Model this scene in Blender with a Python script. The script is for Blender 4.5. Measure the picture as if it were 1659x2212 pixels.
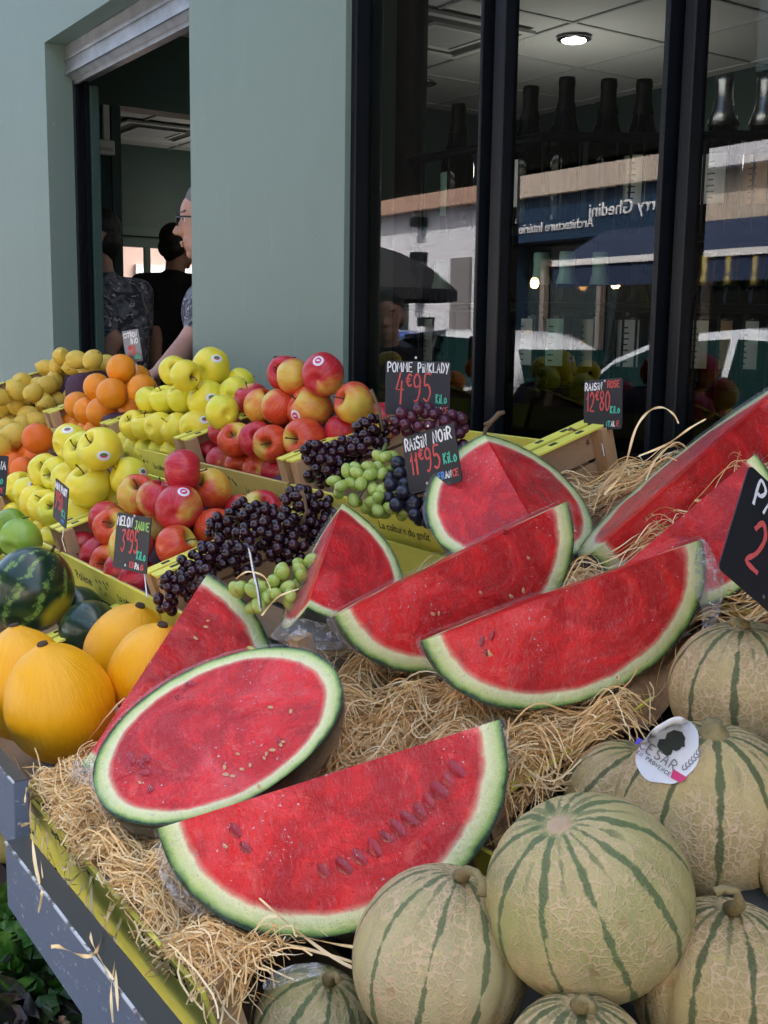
import bpy, bmesh, math, random
import numpy as np
from mathutils import Vector, Matrix, noise
from mathutils.bvhtree import BVHTree
from math import sin, cos, pi, radians, hypot
for o in list(bpy.data.objects): bpy.data.objects.remove(o)
SC = bpy.context.scene
COL = SC.collection
rng = random.Random(7)
# ------------------------------------------------------------ camera
F, CX, CY = 2453.0, 829.5, 1106.0          # the photograph measured as 1659 x 2212
PITCH, YAW, ROLL = radians(8.83), radians(34.1), radians(0.85)
CAM = Vector((0, 0, 1.35))
_fh = Vector((-cos(YAW), sin(YAW), 0))
FWD = (_fh * cos(PITCH) + Vector((0, 0, -sin(PITCH)))).normalized()
_r0 = FWD.cross(Vector((0, 0, 1))).normalized(); _u0 = _r0.cross(FWD)
UP = (_u0 * cos(ROLL) - _r0 * sin(ROLL)).normalized()
RIGHT = (_r0 * cos(ROLL) + _u0 * sin(ROLL)).normalized()
cam_d = bpy.data.cameras.new('camera'); cam = bpy.data.objects.new('camera', cam_d); COL.objects.link(cam)
m3 = Matrix((RIGHT, UP, -FWD)).transposed()
cam.matrix_world = Matrix.Translation(CAM) @ m3.to_4x4()
cam_d.sensor_fit = 'VERTICAL'; cam_d.sensor_height = 36; cam_d.sensor_width = 27
cam_d.lens = 36 * F / 2212
cam_d.clip_start = 0.02; cam_d.clip_end = 400
SC.camera = cam
# ------------------------------------------------------------ world, sun, exposure
SUN_EL, SUN_AZ = radians(52), radians(18)     # sun stands behind the shop (+Y side)
W = bpy.data.worlds.new('World'); SC.world = W; W.use_nodes = True
wn = W.node_tree; wn.nodes.clear()
wo = wn.nodes.new('ShaderNodeOutputWorld'); wb = wn.nodes.new('ShaderNodeBackground')
sk = wn.nodes.new('ShaderNodeTexSky'); sk.sky_type = 'NISHITA'; sk.sun_disc = False
sk.sun_elevation = SUN_EL; sk.sun_rotation = SUN_AZ; sk.air_density = 1.0; sk.dust_density = 5.0; sk.ozone_density = 0.3
wb.inputs['Strength'].default_value = 0.15
wn.links.new(sk.outputs[0], wb.inputs[0]); wn.links.new(wb.outputs[0], wo.inputs[0])
sl = bpy.data.lights.new('sun', 'SUN'); sl.energy = 4.0; sl.angle = radians(0.5); sl.color = (1, .96, .9)
so = bpy.data.objects.new('sun', sl); COL.objects.link(so)
sdir = Vector((sin(SUN_AZ) * cos(SUN_EL), cos(SUN_AZ) * cos(SUN_EL), sin(SUN_EL)))
so.rotation_euler = sdir.to_track_quat('Z', 'Y').to_euler(); so.location = (0, 6, 12)
SC.view_settings.view_transform = 'Standard'; SC.view_settings.look = 'None'
SC.view_settings.gamma = 1; SC.view_settings.exposure = 2.24
# ------------------------------------------------------------ pixel helpers
def ray(x, y): return FWD + RIGHT * ((x - CX) / F) - UP * ((y - CY) / F)
def atd(x, y, d): return CAM + ray(x, y) * d
def onp(x, y, p0, n):
    v = ray(x, y); t = (Vector(p0) - CAM).dot(n) / v.dot(n); return CAM + v * t, t
def onY(x, y, Y): return onp(x, y, (0, Y, 0), Vector((0, 1, 0)))[0]
def onX(x, y, X): return onp(x, y, (X, 0, 0), Vector((1, 0, 0)))[0]
def onZ(x, y, Z): return onp(x, y, (0, 0, Z), Vector((0, 0, 1)))[0]
def proj(p):
    v = Vector(p) - CAM; z = v.dot(FWD); return CX + F * v.dot(RIGHT) / z, CY - F * v.dot(UP) / z
def z3(x, y): return x * .36, 730 + y * .36
def z4(x, y): return 398 + x * .36, 730 + y * .36
# ------------------------------------------------------------ object helpers
def link(name, me, parent=None):
    o = bpy.data.objects.new(name, me); COL.objects.link(o)
    if parent is not None: o.parent = parent
    return o
def tag(o, label=None, cat=None, group=None, kind=None):
    if label: o['label'] = label
    if cat: o['category'] = cat
    if group: o['group'] = group
    if kind: o['kind'] = kind
    return o
def empty(name, label=None, cat=None, group=None, loc=(0, 0, 0), mat=None):
    o = bpy.data.objects.new(name, None); COL.objects.link(o); o.empty_display_size = .02
    if mat is not None: o.matrix_world = mat
    else: o.location = loc
    return tag(o, label, cat, group)
def mesh(name, vs, fs, m=None, smooth=False, mi=None):
    me = bpy.data.meshes.new(name); me.from_pydata([tuple(v) for v in vs], [], [tuple(f) for f in fs]); me.update()
    for k in (m if isinstance(m, (list, tuple)) else [m]):
        if k is not None: me.materials.append(k)
    if smooth: me.polygons.foreach_set('use_smooth', [True] * len(me.polygons))
    if mi is not None: me.polygons.foreach_set('material_index', mi)
    return me
class MB:
    """collects boxes, prisms and tubes into one mesh"""
    def __init__(s): s.v = []; s.f = []
    def add(s, vs, fs):
        n = len(s.v); s.v += [tuple(v) for v in vs]; s.f += [tuple(i + n for i in f) for f in fs]; return s
    def box(s, x0, x1, y0, y1, z0, z1, M=None):
        vs = [Vector((x, y, z)) for z in (z0, z1) for x, y in ((x0, y0), (x1, y0), (x1, y1), (x0, y1))]
        if M is not None: vs = [M @ v for v in vs]
        return s.add(vs, [(3, 2, 1, 0), (4, 5, 6, 7), (0, 1, 5, 4), (1, 2, 6, 5), (2, 3, 7, 6), (3, 0, 4, 7)])
    def tube(s, pts, rad, n=8, caps=True):
        pts = [Vector(p) for p in pts]; m = len(pts)
        rr = rad if isinstance(rad, (list, tuple)) else [rad] * m
        T = [(pts[min(i + 1, m - 1)] - pts[max(i - 1, 0)]).normalized() for i in range(m)]
        a = Vector((0, 0, 1)) if abs(T[0].z) < .9 else Vector((1, 0, 0))
        u = T[0].cross(a).normalized(); vs = []
        for i in range(m):
            u = (u - T[i] * u.dot(T[i])).normalized(); w = T[i].cross(u)
            for k in range(n):
                t = 2 * pi * k / n; vs.append(pts[i] + (u * cos(t) + w * sin(t)) * rr[i])
        fs = [(i * n + k, i * n + (k + 1) % n, (i + 1) * n + (k + 1) % n, (i + 1) * n + k) for i in range(m - 1) for k in range(n)]
        if caps: fs += [tuple(range(n - 1, -1, -1)), tuple((m - 1) * n + k for k in range(n))]
        return s.add(vs, fs)
    def lathe(s, prof, n=24, M=None):
        vs = []; m = len(prof)
        for r, z in prof:
            for k in range(n):
                t = 2 * pi * k / n; v = Vector((r * cos(t), r * sin(t), z)); vs.append(M @ v if M is not None else v)
        fs = [(i * n + k, i * n + (k + 1) % n, (i + 1) * n + (k + 1) % n, (i + 1) * n + k) for i in range(m - 1) for k in range(n)]
        fs += [tuple(range(n - 1, -1, -1)), tuple((m - 1) * n + k for k in range(n))]
        return s.add(vs, fs)
    def prism(s, pts2, z0, z1, M=None):
        n = len(pts2); vs = [Vector((p[0], p[1], z)) for z in (z0, z1) for p in pts2]
        if M is not None: vs = [M @ v for v in vs]
        return s.add(vs, [tuple(range(n - 1, -1, -1)), tuple(range(n, 2 * n))] + [(i, (i + 1) % n, n + (i + 1) % n, n + i) for i in range(n)])
    def build(s, name, m=None, parent=None, smooth=False, bevel=0):
        me = mesh(name, s.v, s.f, m, False)
        bm = bmesh.new(); bm.from_mesh(me)
        bmesh.ops.recalc_face_normals(bm, faces=bm.faces)
        if bevel: bmesh.ops.bevel(bm, geom=[e for e in bm.edges if len(e.link_faces) == 2 and e.calc_face_angle(0) > .6], offset=bevel, segments=1, affect='EDGES', clamp_overlap=True)
        bm.to_mesh(me); bm.free()
        if smooth: me.polygons.foreach_set('use_smooth', [True] * len(me.polygons))
        return link(name, me, parent)
# ------------------------------------------------------------ material helpers
class NT:
    def __init__(s, name):
        s.m = bpy.data.materials.new(name); s.m.use_nodes = True; s.t = s.m.node_tree; s.t.nodes.clear()
        s.out = s.t.nodes.new('ShaderNodeOutputMaterial'); s.b = s.t.nodes.new('ShaderNodeBsdfPrincipled')
        s.t.links.new(s.b.outputs[0], s.out.inputs[0]); s._c = None
    def n(s, k): return s.t.nodes.new('ShaderNode' + k)
    def put(s, sock, v):
        if hasattr(v, 'node'): s.t.links.new(v, sock)
        elif isinstance(v, (tuple, list)):
            v = tuple(v)
            if sock.type == 'RGBA' and len(v) == 3: v += (1,)
            sock.default_value = v
        else: sock.default_value = v
    def set(s, **kw):
        for k, v in kw.items(): s.put(s.b.inputs[{'base': 'Base Color', 'rough': 'Roughness', 'metal': 'Metallic', 'spec': 'Specular IOR Level', 'coat': 'Coat Weight', 'coatr': 'Coat Roughness', 'normal': 'Normal', 'sss': 'Subsurface Weight', 'trans': 'Transmission Weight', 'emit': 'Emission Color', 'es': 'Emission Strength', 'alpha': 'Alpha', 'sheen': 'Sheen Weight', 'ior': 'IOR'}[k]], v)
        return s
    def obj(s):
        if s._c is None: s._c = s.n('TexCoord').outputs['Object']
        return s._c
    def attr(s, name, which='Vector'):
        a = s.n('Attribute'); a.attribute_name = name; return a.outputs[which]
    def rand(s): return s.n('ObjectInfo').outputs['Random']
    def noise(s, scale, detail=3, rough=.5, dist=0, co=None, col=False):
        t = s.n('TexNoise'); s.put(t.inputs['Vector'], co or s.obj()); t.inputs['Scale'].default_value = scale
        t.inputs['Detail'].default_value = detail; t.inputs['Roughness'].default_value = rough; t.inputs['Distortion'].default_value = dist
        return t.outputs['Color' if col else 'Fac']
    def voro(s, scale, feat='F1', co=None, rnd=1.0, out='Distance'):
        t = s.n('TexVoronoi'); t.feature = feat; s.put(t.inputs['Vector'], co or s.obj()); t.inputs['Scale'].default_value = scale
        t.inputs['Randomness'].default_value = rnd; return t.outputs[out]
    def math(s, op, a, b=0.0, c=None, clamp=False):
        t = s.n('Math'); t.operation = op; t.use_clamp = clamp; s.put(t.inputs[0], a); s.put(t.inputs[1], b)
        if c is not None: s.put(t.inputs[2], c)
        return t.outputs[0]
    def vmul(s, v, k, add=(0, 0, 0)):
        t = s.n('Mapping'); s.put(t.inputs['Vector'], v); t.inputs['Scale'].default_value = k; s.put(t.inputs['Location'], add); return t.outputs[0]
    def vlen(s, v):
        t = s.n('VectorMath'); t.operation = 'LENGTH'; s.put(t.inputs[0], v); return t.outputs['Value']
    def xyz(s, v):
        t = s.n('SeparateXYZ'); s.put(t.inputs[0], v); return t.outputs
    def comb(s, x, y, z):
        t = s.n('CombineXYZ'); s.put(t.inputs[0], x); s.put(t.inputs[1], y); s.put(t.inputs[2], z); return t.outputs[0]
    def ramp(s, f, stops, interp='LINEAR'):
        t = s.n('ValToRGB'); t.color_ramp.interpolation = interp; s.put(t.inputs[0], f); e = t.color_ramp.elements
        while len(e) < len(stops): e.new(.5)
        for i, (p, c) in enumerate(stops):
            e[i].position = p; e[i].color = tuple(c) + (1,) if len(c) == 3 else c
        return t.outputs[0]
    def step(s, f, a, b):
        t = s.n('MapRange'); t.interpolation_type = 'SMOOTHSTEP'; s.put(t.inputs[0], f); t.inputs[1].default_value = a; t.inputs[2].default_value = b; return t.outputs[0]
    def mix(s, f, a, b, mode='MIX'):
        t = s.n('Mix'); t.data_type = 'RGBA'; t.blend_type = mode; s.put(t.inputs[0], f); s.put(t.inputs[6], a); s.put(t.inputs[7], b); return t.outputs[2]
    def bump(s, h, strength=.3, dist=.001):
        t = s.n('Bump'); t.inputs['Strength'].default_value = strength; t.inputs['Distance'].default_value = dist; s.put(t.inputs['Height'], h); s.put(s.b.inputs['Normal'], t.outputs[0]); return t.outputs[0]
M = {}
def simple(name, col, rough=.6, var=.15, scale=30, bump=0, bscale=80, bdist=.001, metal=0, spec=.5, coat=0):
    t = NT(name); f = t.noise(scale, 4)
    c = t.mix(f, tuple(x * (1 - var) for x in col), tuple(min(1, x * (1 + var)) for x in col))
    t.set(base=c, rough=rough, metal=metal, spec=spec, coat=coat)
    if bump: t.bump(t.noise(bscale, 4), bump, bdist)
    M[name] = t.m; return t.m
# ------------------------------------------------------------ materials
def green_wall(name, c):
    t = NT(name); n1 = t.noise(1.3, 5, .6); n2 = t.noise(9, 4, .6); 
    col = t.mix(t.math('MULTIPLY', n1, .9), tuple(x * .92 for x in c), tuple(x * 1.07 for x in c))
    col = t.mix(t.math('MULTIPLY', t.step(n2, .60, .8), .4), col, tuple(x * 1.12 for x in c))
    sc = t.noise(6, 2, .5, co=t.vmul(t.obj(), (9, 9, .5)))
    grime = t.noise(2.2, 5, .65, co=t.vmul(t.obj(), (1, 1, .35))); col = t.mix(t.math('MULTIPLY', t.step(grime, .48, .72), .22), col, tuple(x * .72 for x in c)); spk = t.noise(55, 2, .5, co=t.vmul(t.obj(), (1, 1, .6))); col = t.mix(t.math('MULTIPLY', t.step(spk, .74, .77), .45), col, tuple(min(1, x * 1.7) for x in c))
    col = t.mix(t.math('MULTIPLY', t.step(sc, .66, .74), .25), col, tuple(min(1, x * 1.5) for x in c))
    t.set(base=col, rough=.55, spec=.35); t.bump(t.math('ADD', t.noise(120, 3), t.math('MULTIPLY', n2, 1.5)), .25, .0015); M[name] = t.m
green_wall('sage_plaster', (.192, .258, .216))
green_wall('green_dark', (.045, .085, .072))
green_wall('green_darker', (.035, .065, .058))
simple('black_paint', (.006, .008, .011), .38, .3, 40, .35, 260, .0006, spec=.22)
simple('dark_floor', (.08, .075, .07), .5)
simple('brick_dark', (.10, .085, .08), .8, .4, 20, .5, 40, .004)
simple('galv', (.34, .35, .36), .42, .45, 14, .25, 60, .001, metal=.75)
simple('white_plastic', (.62, .62, .6), .4, .04)
simple('ceiling_white', (.55, .55, .54), .8, .06, 4)
simple('ceiling_bar', (.4, .4, .4), .6, .1)
simple('vent_dark', (.07, .07, .07), .6, .1)
simple('steel', (.5, .5, .52), .25, .1, metal=1)
simple('wire', (.45, .45, .46), .35, .1, metal=1)
simple('shelf_black', (.008, .009, .011), .5, .2, spec=.15)
simple('asphalt', (.07, .07, .072), .9, .3, 3, .5, 60, .004)
simple('pavement', (.28, .27, .25), .85, .2, 3, .4, 50, .003)
simple('white_render', (.62, .63, .68), .85, .1, 1.2)
simple('beige_render', (.48, .40, .33), .85, .12, 1.2)
simple('pink_render', (.7, .5, .42), .85, .12, 1)
simple('terracotta', (.38, .24, .18), .8, .25, 8)
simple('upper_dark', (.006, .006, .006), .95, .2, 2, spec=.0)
simple('navy', (.012, .035, .075), .45, .15)
simple('navy_fabric', (.014, .028, .07), .8, .15)
simple('white_trim', (.75, .75, .75), .6, .05)
simple('grey_frame', (.2, .19, .19), .5, .1)
simple('shop_glass', (.03, .045, .05), .08, .2)
simple('awning_cloth', (.30, .28, .26), .85, .1)
simple('awning_dark', (.035, .035, .04), .9, .1)
simple('car_white', (.72, .76, .82), .15, .03, coat=1)
simple('car_blue', (.03, .12, .5), .15, .03, coat=1)
simple('car_red', (.45, .02, .02), .2, .03, coat=1)
simple('car_glass', (.01, .03, .03), .05, .1)
simple('rubber', (.02, .02, .02), .8, .2)
simple('skin', (.50, .26, .18), .5, .12, 25)
simple('skin_shade', (.46, .25, .17), .55, .12, 25)
simple('hair_grey', (.13, .12, .115), .7, .5, 120, .6, 300, .002)
simple('hair_dark', (.015, .012, .01), .6, .5, 120, .6, 300, .002)
simple('black_cloth', (.008, .008, .011), .85, .2, 40, .4, 25, .006)
simple('navy_ink', (.03, .035, .06), .8, .1)
simple('denim', (.03, .04, .07), .85, .2)
simple('lens_frame', (.01, .01, .012), .3, .1)
simple('eye_white', (.6, .58, .55), .3, .05)
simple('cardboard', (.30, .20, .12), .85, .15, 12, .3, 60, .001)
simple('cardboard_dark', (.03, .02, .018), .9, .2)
simple('twig', (.14, .09, .045), .8, .35, 60, .6, 150, .001)
simple('twig_green', (.16, .22, .05), .7, .3, 60, .5, 150, .001)
simple('stem_brown', (.06, .035, .015), .8, .3, 200)
simple('paper_liner', (.06, .022, .045), .75, .25, 30, .5, 60, .003)
simple('ink', (.03, .04, .03), .7, .1)
simple('chalk_white', (.80, .80, .80), .8, .05)
simple('chalk_red', (.62, .09, .08), .8, .1)
simple('chalk_green', (.08, .55, .36), .8, .1)
simple('chalk_blue', (.08, .28, .68), .8, .1)
simple('chalk_lime', (.35, .62, .15), .8, .1)
simple('slate_board', (.008, .009, .013), .55, .25, 25, .1, 100, .0005)
simple('slate_glare', (.12, .125, .14), .3, .15, 25)  # glare on the slate put into a paler grey base
simple('sticker_white', (.75, .76, .78), .4, .03)
simple('sticker_pink', (.62, .04, .15), .4, .05)
simple('sticker_green', (.06, .22, .05), .4, .05)
simple('sticker_grey', (.22, .21, .21), .4, .05)
simple('sticker_blue', (.05, .05, .45), .4, .05)
simple('label_mint', (.45, .72, .6), .5, .05)
simple('label_cream', (.82, .78, .64), .6, .05)
simple('label_white', (.85, .85, .84), .6, .05)
simple('label_orange', (.6, .36, .18), .6, .05)
simple('foil_silver', (.7, .7, .72), .3, .05, 60, .6, 150, .001, metal=1)
simple('foil_black', (.008, .008, .008), .45, .2, spec=.2)
simple('foil_gold', (.5, .36, .1), .35, .1, metal=1)
simple('bottle_glass', (.003, .005, .003), .04, .2, spec=.25)
simple('jar_glass', (.05, .05, .05), .08, .2)
simple('jar_red', (.18, .02, .01), .3, .2)
# board of the stall: blue grey paint worn white along edges
t = NT('stall_paint'); n1 = t.noise(3, 5, .6); fl = t.noise(60, 3, .7, co=t.vmul(t.obj(), (1, 1, 2.5)))
c = t.mix(n1, (.075, .105, .165), (.13, .165, .235)); c = t.mix(t.math('MULTIPLY', t.step(fl, .62, .70), .8), c, (.42, .46, .5))
c = t.mix(t.math('MULTIPLY', t.step(t.noise(7, 4, .7), .63, .7), .5), c, (.05, .045, .04))
t.set(base=c, rough=.5); t.bump(t.noise(70, 4, co=t.vmul(t.obj(), (.3, 1, 1))), .3, .001); M['stall_paint'] = t.m
t = NT('stall_edge'); c = t.mix(t.step(t.noise(45, 4, .7), .42, .55), (.12, .11, .10), (.6, .63, .65)); t.set(base=c, rough=.8); t.bump(t.noise(90, 4), .5, .002); M['stall_edge'] = t.m
t = NT('stall_dark'); c = t.mix(t.noise(8, 5, .6), (.028, .030, .028), (.06, .062, .055)); t.set(base=c, rough=.35); M['stall_dark'] = t.m
# wood and printed crate paper
def wood(name, a, b, ax=(1, 9, 9)):
    t = NT(name); co = t.vmul(t.obj(), ax); w = t.noise(14, 5, .65, 1.2, co=co)
    r = t.rand(); c = t.mix(w, a, b); c = t.mix(t.math('MULTIPLY', r, .25), c, tuple(x * .6 for x in a))
    fine = t.noise(120, 2, .5, co=co); c = t.mix(t.math('MULTIPLY', t.step(fine, .55, .75), .35), c, tuple(x * .55 for x in a))
    t.set(base=c, rough=.7, spec=.25); t.bump(w, .25, .001); M[name] = t.m
wood('wood_post', (.40, .24, .12), (.60, .40, .22), (9, 9, 1))
wood('wood_slat', (.34, .21, .11), (.52, .36, .22), (1, 5, 9))
def yellow(name, c):
    t = NT(name); f = t.noise(25, 4, .6); col = t.mix(f, tuple(x * .86 for x in c), tuple(min(1, x * 1.1) for x in c))
    sm = t.step(t.noise(60, 3, .7, co=t.vmul(t.obj(), (1, 1, 3))), .68, .75); col = t.mix(t.math('MULTIPLY', sm, .5), col, (.25, .22, .1))
    t.set(base=col, rough=.5, spec=.4); t.bump(t.noise(40, 3), .15, .001); M[name] = t.m
yellow('crate_yellow', (.86, .80, .12)); yellow('crate_yellow_deep', (.62, .47, .13))
# watermelon flesh: 'nc' is the position inside the unit melon
t = NT('melon_flesh'); nc = t.attr('nc'); L = t.vlen(nc)
nz = t.noise(28, 4, .6, .4); Lw = t.math('ADD', L, t.math('MULTIPLY', t.math('SUBTRACT', t.noise(35, 3, .6), .5), .055))
big = t.noise(11, 4, .65, 1.0, co=t.vmul(t.obj(), (1, 1, 1.6))); fine = t.noise(170, 4, .7)
red = t.mix(t.step(big, .36, .64), (.44, .003, .006), (.82, .014, .015))
streak = t.step(t.noise(16, 5, .7, 2.2), .55, .66); red = t.mix(t.math('MULTIPLY', streak, .45), red, (.88, .12, .085))
red = t.mix(t.math('MULTIPLY', t.step(fine, .60, .76), .16), red, (.82, .15, .12))
red = t.mix(t.math('MULTIPLY', t.step(t.noise(60, 3), .62, .72), .5), red, (.38, .004, .012))
fib = t.noise(22, 4, .7, .6, co=t.vmul(nc, (5, .9, .9))); red = t.mix(t.math('MULTIPLY', t.step(fib, .54, .68), .24), red, (.86, .12, .09)); red = t.mix(t.math('MULTIPLY', t.step(fib, .44, .34), .22), red, (.42, .003, .008))
pale = t.ramp(Lw, [(0, (0, 0, 0)), (.838, (0, 0, 0)), (.868, (.5, .5, .5)), (.885, (1, 1, 1))])
c = t.mix(pale, red, t.ramp(Lw, [(.86, (.82, .42, .28)), (.888, (.82, .80, .46)), (.912, (.74, .77, .40)), (.955, (.58, .67, .25)), (.982, (.20, .36, .07)), (1.0, (.012, .04, .012))]))
t.set(base=c, rough=t.math('ADD', .16, t.math('MULTIPLY', fine, .3)), spec=.28, sss=0.0, coat=.10, coatr=.08)
sp = t.voro(330); t.bump(t.math('ADD', t.math('MULTIPLY', fine, .8), t.math('ADD', t.math('MULTIPLY', t.step(sp, .3, 0), .35), t.math('MULTIPLY', big, 2.5))), .8, .0028); M['melon_flesh'] = t.m
# dark green rind, striped
def rind(name, dark, light, k, yel=False):
    t = NT(name); nc = t.attr('nc'); s = t.xyz(nc); ang = t.math('ARCTAN2', s[2], s[1])
    w = t.noise(20, 4, .65, 1.5); a2 = t.math('ADD', t.math('MULTIPLY', ang, k / (2 * pi)), t.math('MULTIPLY', w, 1.1))
    tri = t.math('PINGPONG', a2, .5); st = t.step(tri, .30, .44)
    br = t.step(t.noise(75, 4, .7), .42, .58); f = t.math('MULTIPLY', st, br)
    c = t.mix(f, dark, light)
    if yel: c = t.mix(t.step(t.vlen(t.vmul(nc, (1.5, 1.5, 1.5), yel)), 1.0, .55), c, (.55, .42, .03))
    t.set(base=c, rough=.28, spec=.5, coat=.2); t.bump(t.noise(60, 3), .08, .001); M[name] = t.m
rind('rind_dark', (.005, .014, .006), (.012, .035, .014), 9)
rind('rind_striped', (.008, .030, .012), (.16, .28, .055), 11, (.2, .95, 1.5))
rind('rind_mottled', (.012, .035, .016), (.035, .075, .03), 12)
t = NT('melon_seed'); t.set(base=t.mix(t.rand(), (.40, .008, .014), (.28, .006, .010)), rough=.2); M['melon_seed'] = t.m
simple('melon_seed_pale', (.62, .36, .16), .4, .2)
# cling film
t = NT('cling_film'); tr = t.n('BsdfTransparent'); gl = t.n('BsdfGlossy'); gl.inputs['Roughness'].default_value = .10; mx = t.n('MixShader')
lw = t.n('LayerWeight'); lw.inputs['Blend'].default_value = .12
co = t.attr('nc'); st = t.noise(7, 4, .7, .6, co=t.vmul(co, (7, .7, 1))); st2 = t.noise(60, 4, .75, 1.2)
ln = t.noise(7, 2, .5, co=t.vmul(co, (24, .6, 1))); cr = t.math('ADD', t.math('MULTIPLY', t.step(st, .64, .72), .06), t.math('MULTIPLY', t.step(ln, .67, .70), .20)); gln = t.noise(260, 2, .6); cr2 = t.math('ADD', t.math('MULTIPLY', t.step(st2, .66, .74), .12), t.math('MULTIPLY', t.math('MULTIPLY', t.step(gln, .66, .72), t.step(t.noise(16, 3), .48, .6)), .75))
fac = t.math('ADD', t.math('ADD', t.math('MULTIPLY', lw.outputs['Fresnel'], .16), .020), t.math('ADD', cr, cr2), clamp=True)
bp = t.n('Bump'); bp.inputs['Strength'].default_value = .9; bp.inputs['Distance'].default_value = .003
t.put(bp.inputs['Height'], t.math('ADD', st2, t.math('MULTIPLY', st, 1.5))); t.put(gl.inputs['Normal'], bp.outputs[0])
t.put(mx.inputs[0], fac); t.t.links.new(tr.outputs[0], mx.inputs[1]); t.t.links.new(gl.outputs[0], mx.inputs[2])
mk = t.n('BsdfDiffuse'); mk.inputs[0].default_value = (.75, .76, .80, 1); mx2 = t.n('MixShader'); ln2 = t.noise(9, 2, .5, .3, co=t.vmul(co, (30, .45, 1), (3, 1, 0))); hz = t.noise(12, 4, .65, .8)
crease_glare = t.math('MULTIPLY', t.step(ln2, .63, .68), .34); crease_glare = t.math('ADD', crease_glare, t.math('MULTIPLY', t.step(hz, .52, .72), .08)); crease_glare = t.math('ADD', crease_glare, t.math('MULTIPLY', t.math('MULTIPLY', t.step(gln, .68, .73), t.step(t.noise(14, 3), .46, .58)), .6), clamp=True)  # film glare streaks, haze and glints painted in as white diffuse
t.put(mx2.inputs[0], crease_glare); t.t.links.new(mx.outputs[0], mx2.inputs[1]); t.t.links.new(mk.outputs[0], mx2.inputs[2]); t.t.links.new(mx2.outputs[0], t.out.inputs[0]); M['cling_film'] = t.m
t = NT('film_bunch'); tr = t.n('BsdfTransparent'); mx = t.n('MixShader'); t.set(base=(.7, .72, .75), rough=.12, spec=.9, coat=1)
t.bump(t.noise(90, 4, .7, 1.5), 1.0, .006); t.put(mx.inputs[0], t.math('ADD', t.math('MULTIPLY', t.step(t.noise(60, 4, .7, 1.5), .5, .7), .5), .10)); t.t.links.new(tr.outputs[0], mx.inputs[1]); t.t.links.new(t.b.outputs[0], mx.inputs[2]); t.t.links.new(mx.outputs[0], t.out.inputs[0]); M['film_bunch'] = t.m
# window glass: sees through and mirrors the street
t = NT('window_glass'); tr = t.n('BsdfTransparent'); tr.inputs[0].default_value = (.80, .86, .85, 1); gl = t.n('BsdfGlossy'); gl.inputs['Roughness'].default_value = .004; mx = t.n('MixShader')
fr = t.n('Fresnel'); fr.inputs['IOR'].default_value = 1.7
bp = t.n('Bump'); bp.inputs['Strength'].default_value = .02; bp.inputs['Distance'].default_value = .02; t.put(bp.inputs['Height'], t.noise(2.5, 1, co=t.vmul(t.obj(), (1, 1, .25)))); t.put(gl.inputs['Normal'], bp.outputs[0])
t.put(mx.inputs[0], t.math('ADD', t.math('MULTIPLY', fr.outputs[0], .95), .03, clamp=True)); t.t.links.new(tr.outputs[0], mx.inputs[1]); t.t.links.new(gl.outputs[0], mx.inputs[2]); t.t.links.new(mx.outputs[0], t.out.inputs[0]); M['window_glass'] = t.m
# apples (local z is the stem axis, radius about .037)
def apple_mat(name, ground, ground2, blush=None, blush2=None, cover=.5):
    t = NT(name); p = t.obj(); s = t.xyz(p); r = t.rand(); off = t.comb(t.math('MULTIPLY', r, 7), t.math('MULTIPLY', r, 3), 0)
    v = t.n('VectorMath'); v.operation = 'ADD'; t.put(v.inputs[0], p); t.put(v.inputs[1], off); pv = v.outputs[0]
    c = t.mix(t.step(t.noise(28, 3, .5, co=pv), .35, .65), ground, ground2)
    rad = t.math('SQRT', t.math('ADD', t.math('MULTIPLY', s[0], s[0]), t.math('MULTIPLY', s[1], s[1])))
    if blush:
        a = t.math('ARCTAN2', s[1], s[0]); a = t.math('ADD', a, t.math('MULTIPLY', r, 6.28))
        side = t.math('MULTIPLY', t.math('ADD', t.math('SINE', a), 1), .5)
        stv = t.comb(t.math('MULTIPLY', t.math('SINE', a), 1.6), t.math('MULTIPLY', t.math('COSINE', a), 1.6), t.math('MULTIPLY', s[2], 6))
        stk = t.noise(9, 4, .7, .3, co=stv)
        g = t.math('ADD', t.math('MULTIPLY', side, .75), t.math('ADD', t.math('MULTIPLY', t.noise(22, 3, .55, co=pv), .8), t.math('MULTIPLY', t.math('SUBTRACT', stk, .5), .55)))
        g = t.math('ADD', g, t.math('MULTIPLY', t.math('SUBTRACT', r, .5), .35))
        f = t.step(g, 1.05 - cover, 1.42 - cover)
        c = t.mix(f, c, t.mix(t.step(stk, .38, .62), blush, blush2))
    dots = t.step(t.voro(260, co=pv), .13, .05); c = t.mix(t.math('MULTIPLY', dots, .35), c, (.75, .66, .35))
    cav = t.math('MULTIPLY', t.step(t.math('ADD', rad, t.math('MULTIPLY', t.noise(90, 3), .006)), .0150, .006), t.step(s[2], .0, .01))
    c = t.mix(t.math('MULTIPLY', cav, .85), c, (.16, .10, .03))
    t.set(base=c, rough=t.math('ADD', .24, t.math('MULTIPLY', t.noise(60, 3), .2)), spec=.45, sss=0.0); t.bump(t.noise(130, 3), .06, .0008); M[name] = t.m
apple_mat('apple_red', (.62, .50, .10), (.66, .36, .06), (.42, .010, .028), (.58, .035, .04), .80)
apple_mat('apple_orange', (.66, .50, .08), (.70, .40, .05), (.56, .035, .02), (.66, .11, .025), .66)
apple_mat('apple_golden', (.84, .72, .05), (.70, .69, .05))
apple_mat('apple_golden_deep', (.86, .68, .045), (.78, .68, .05))
apple_mat('apple_green', (.20, .36, .035), (.27, .42, .06))
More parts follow.
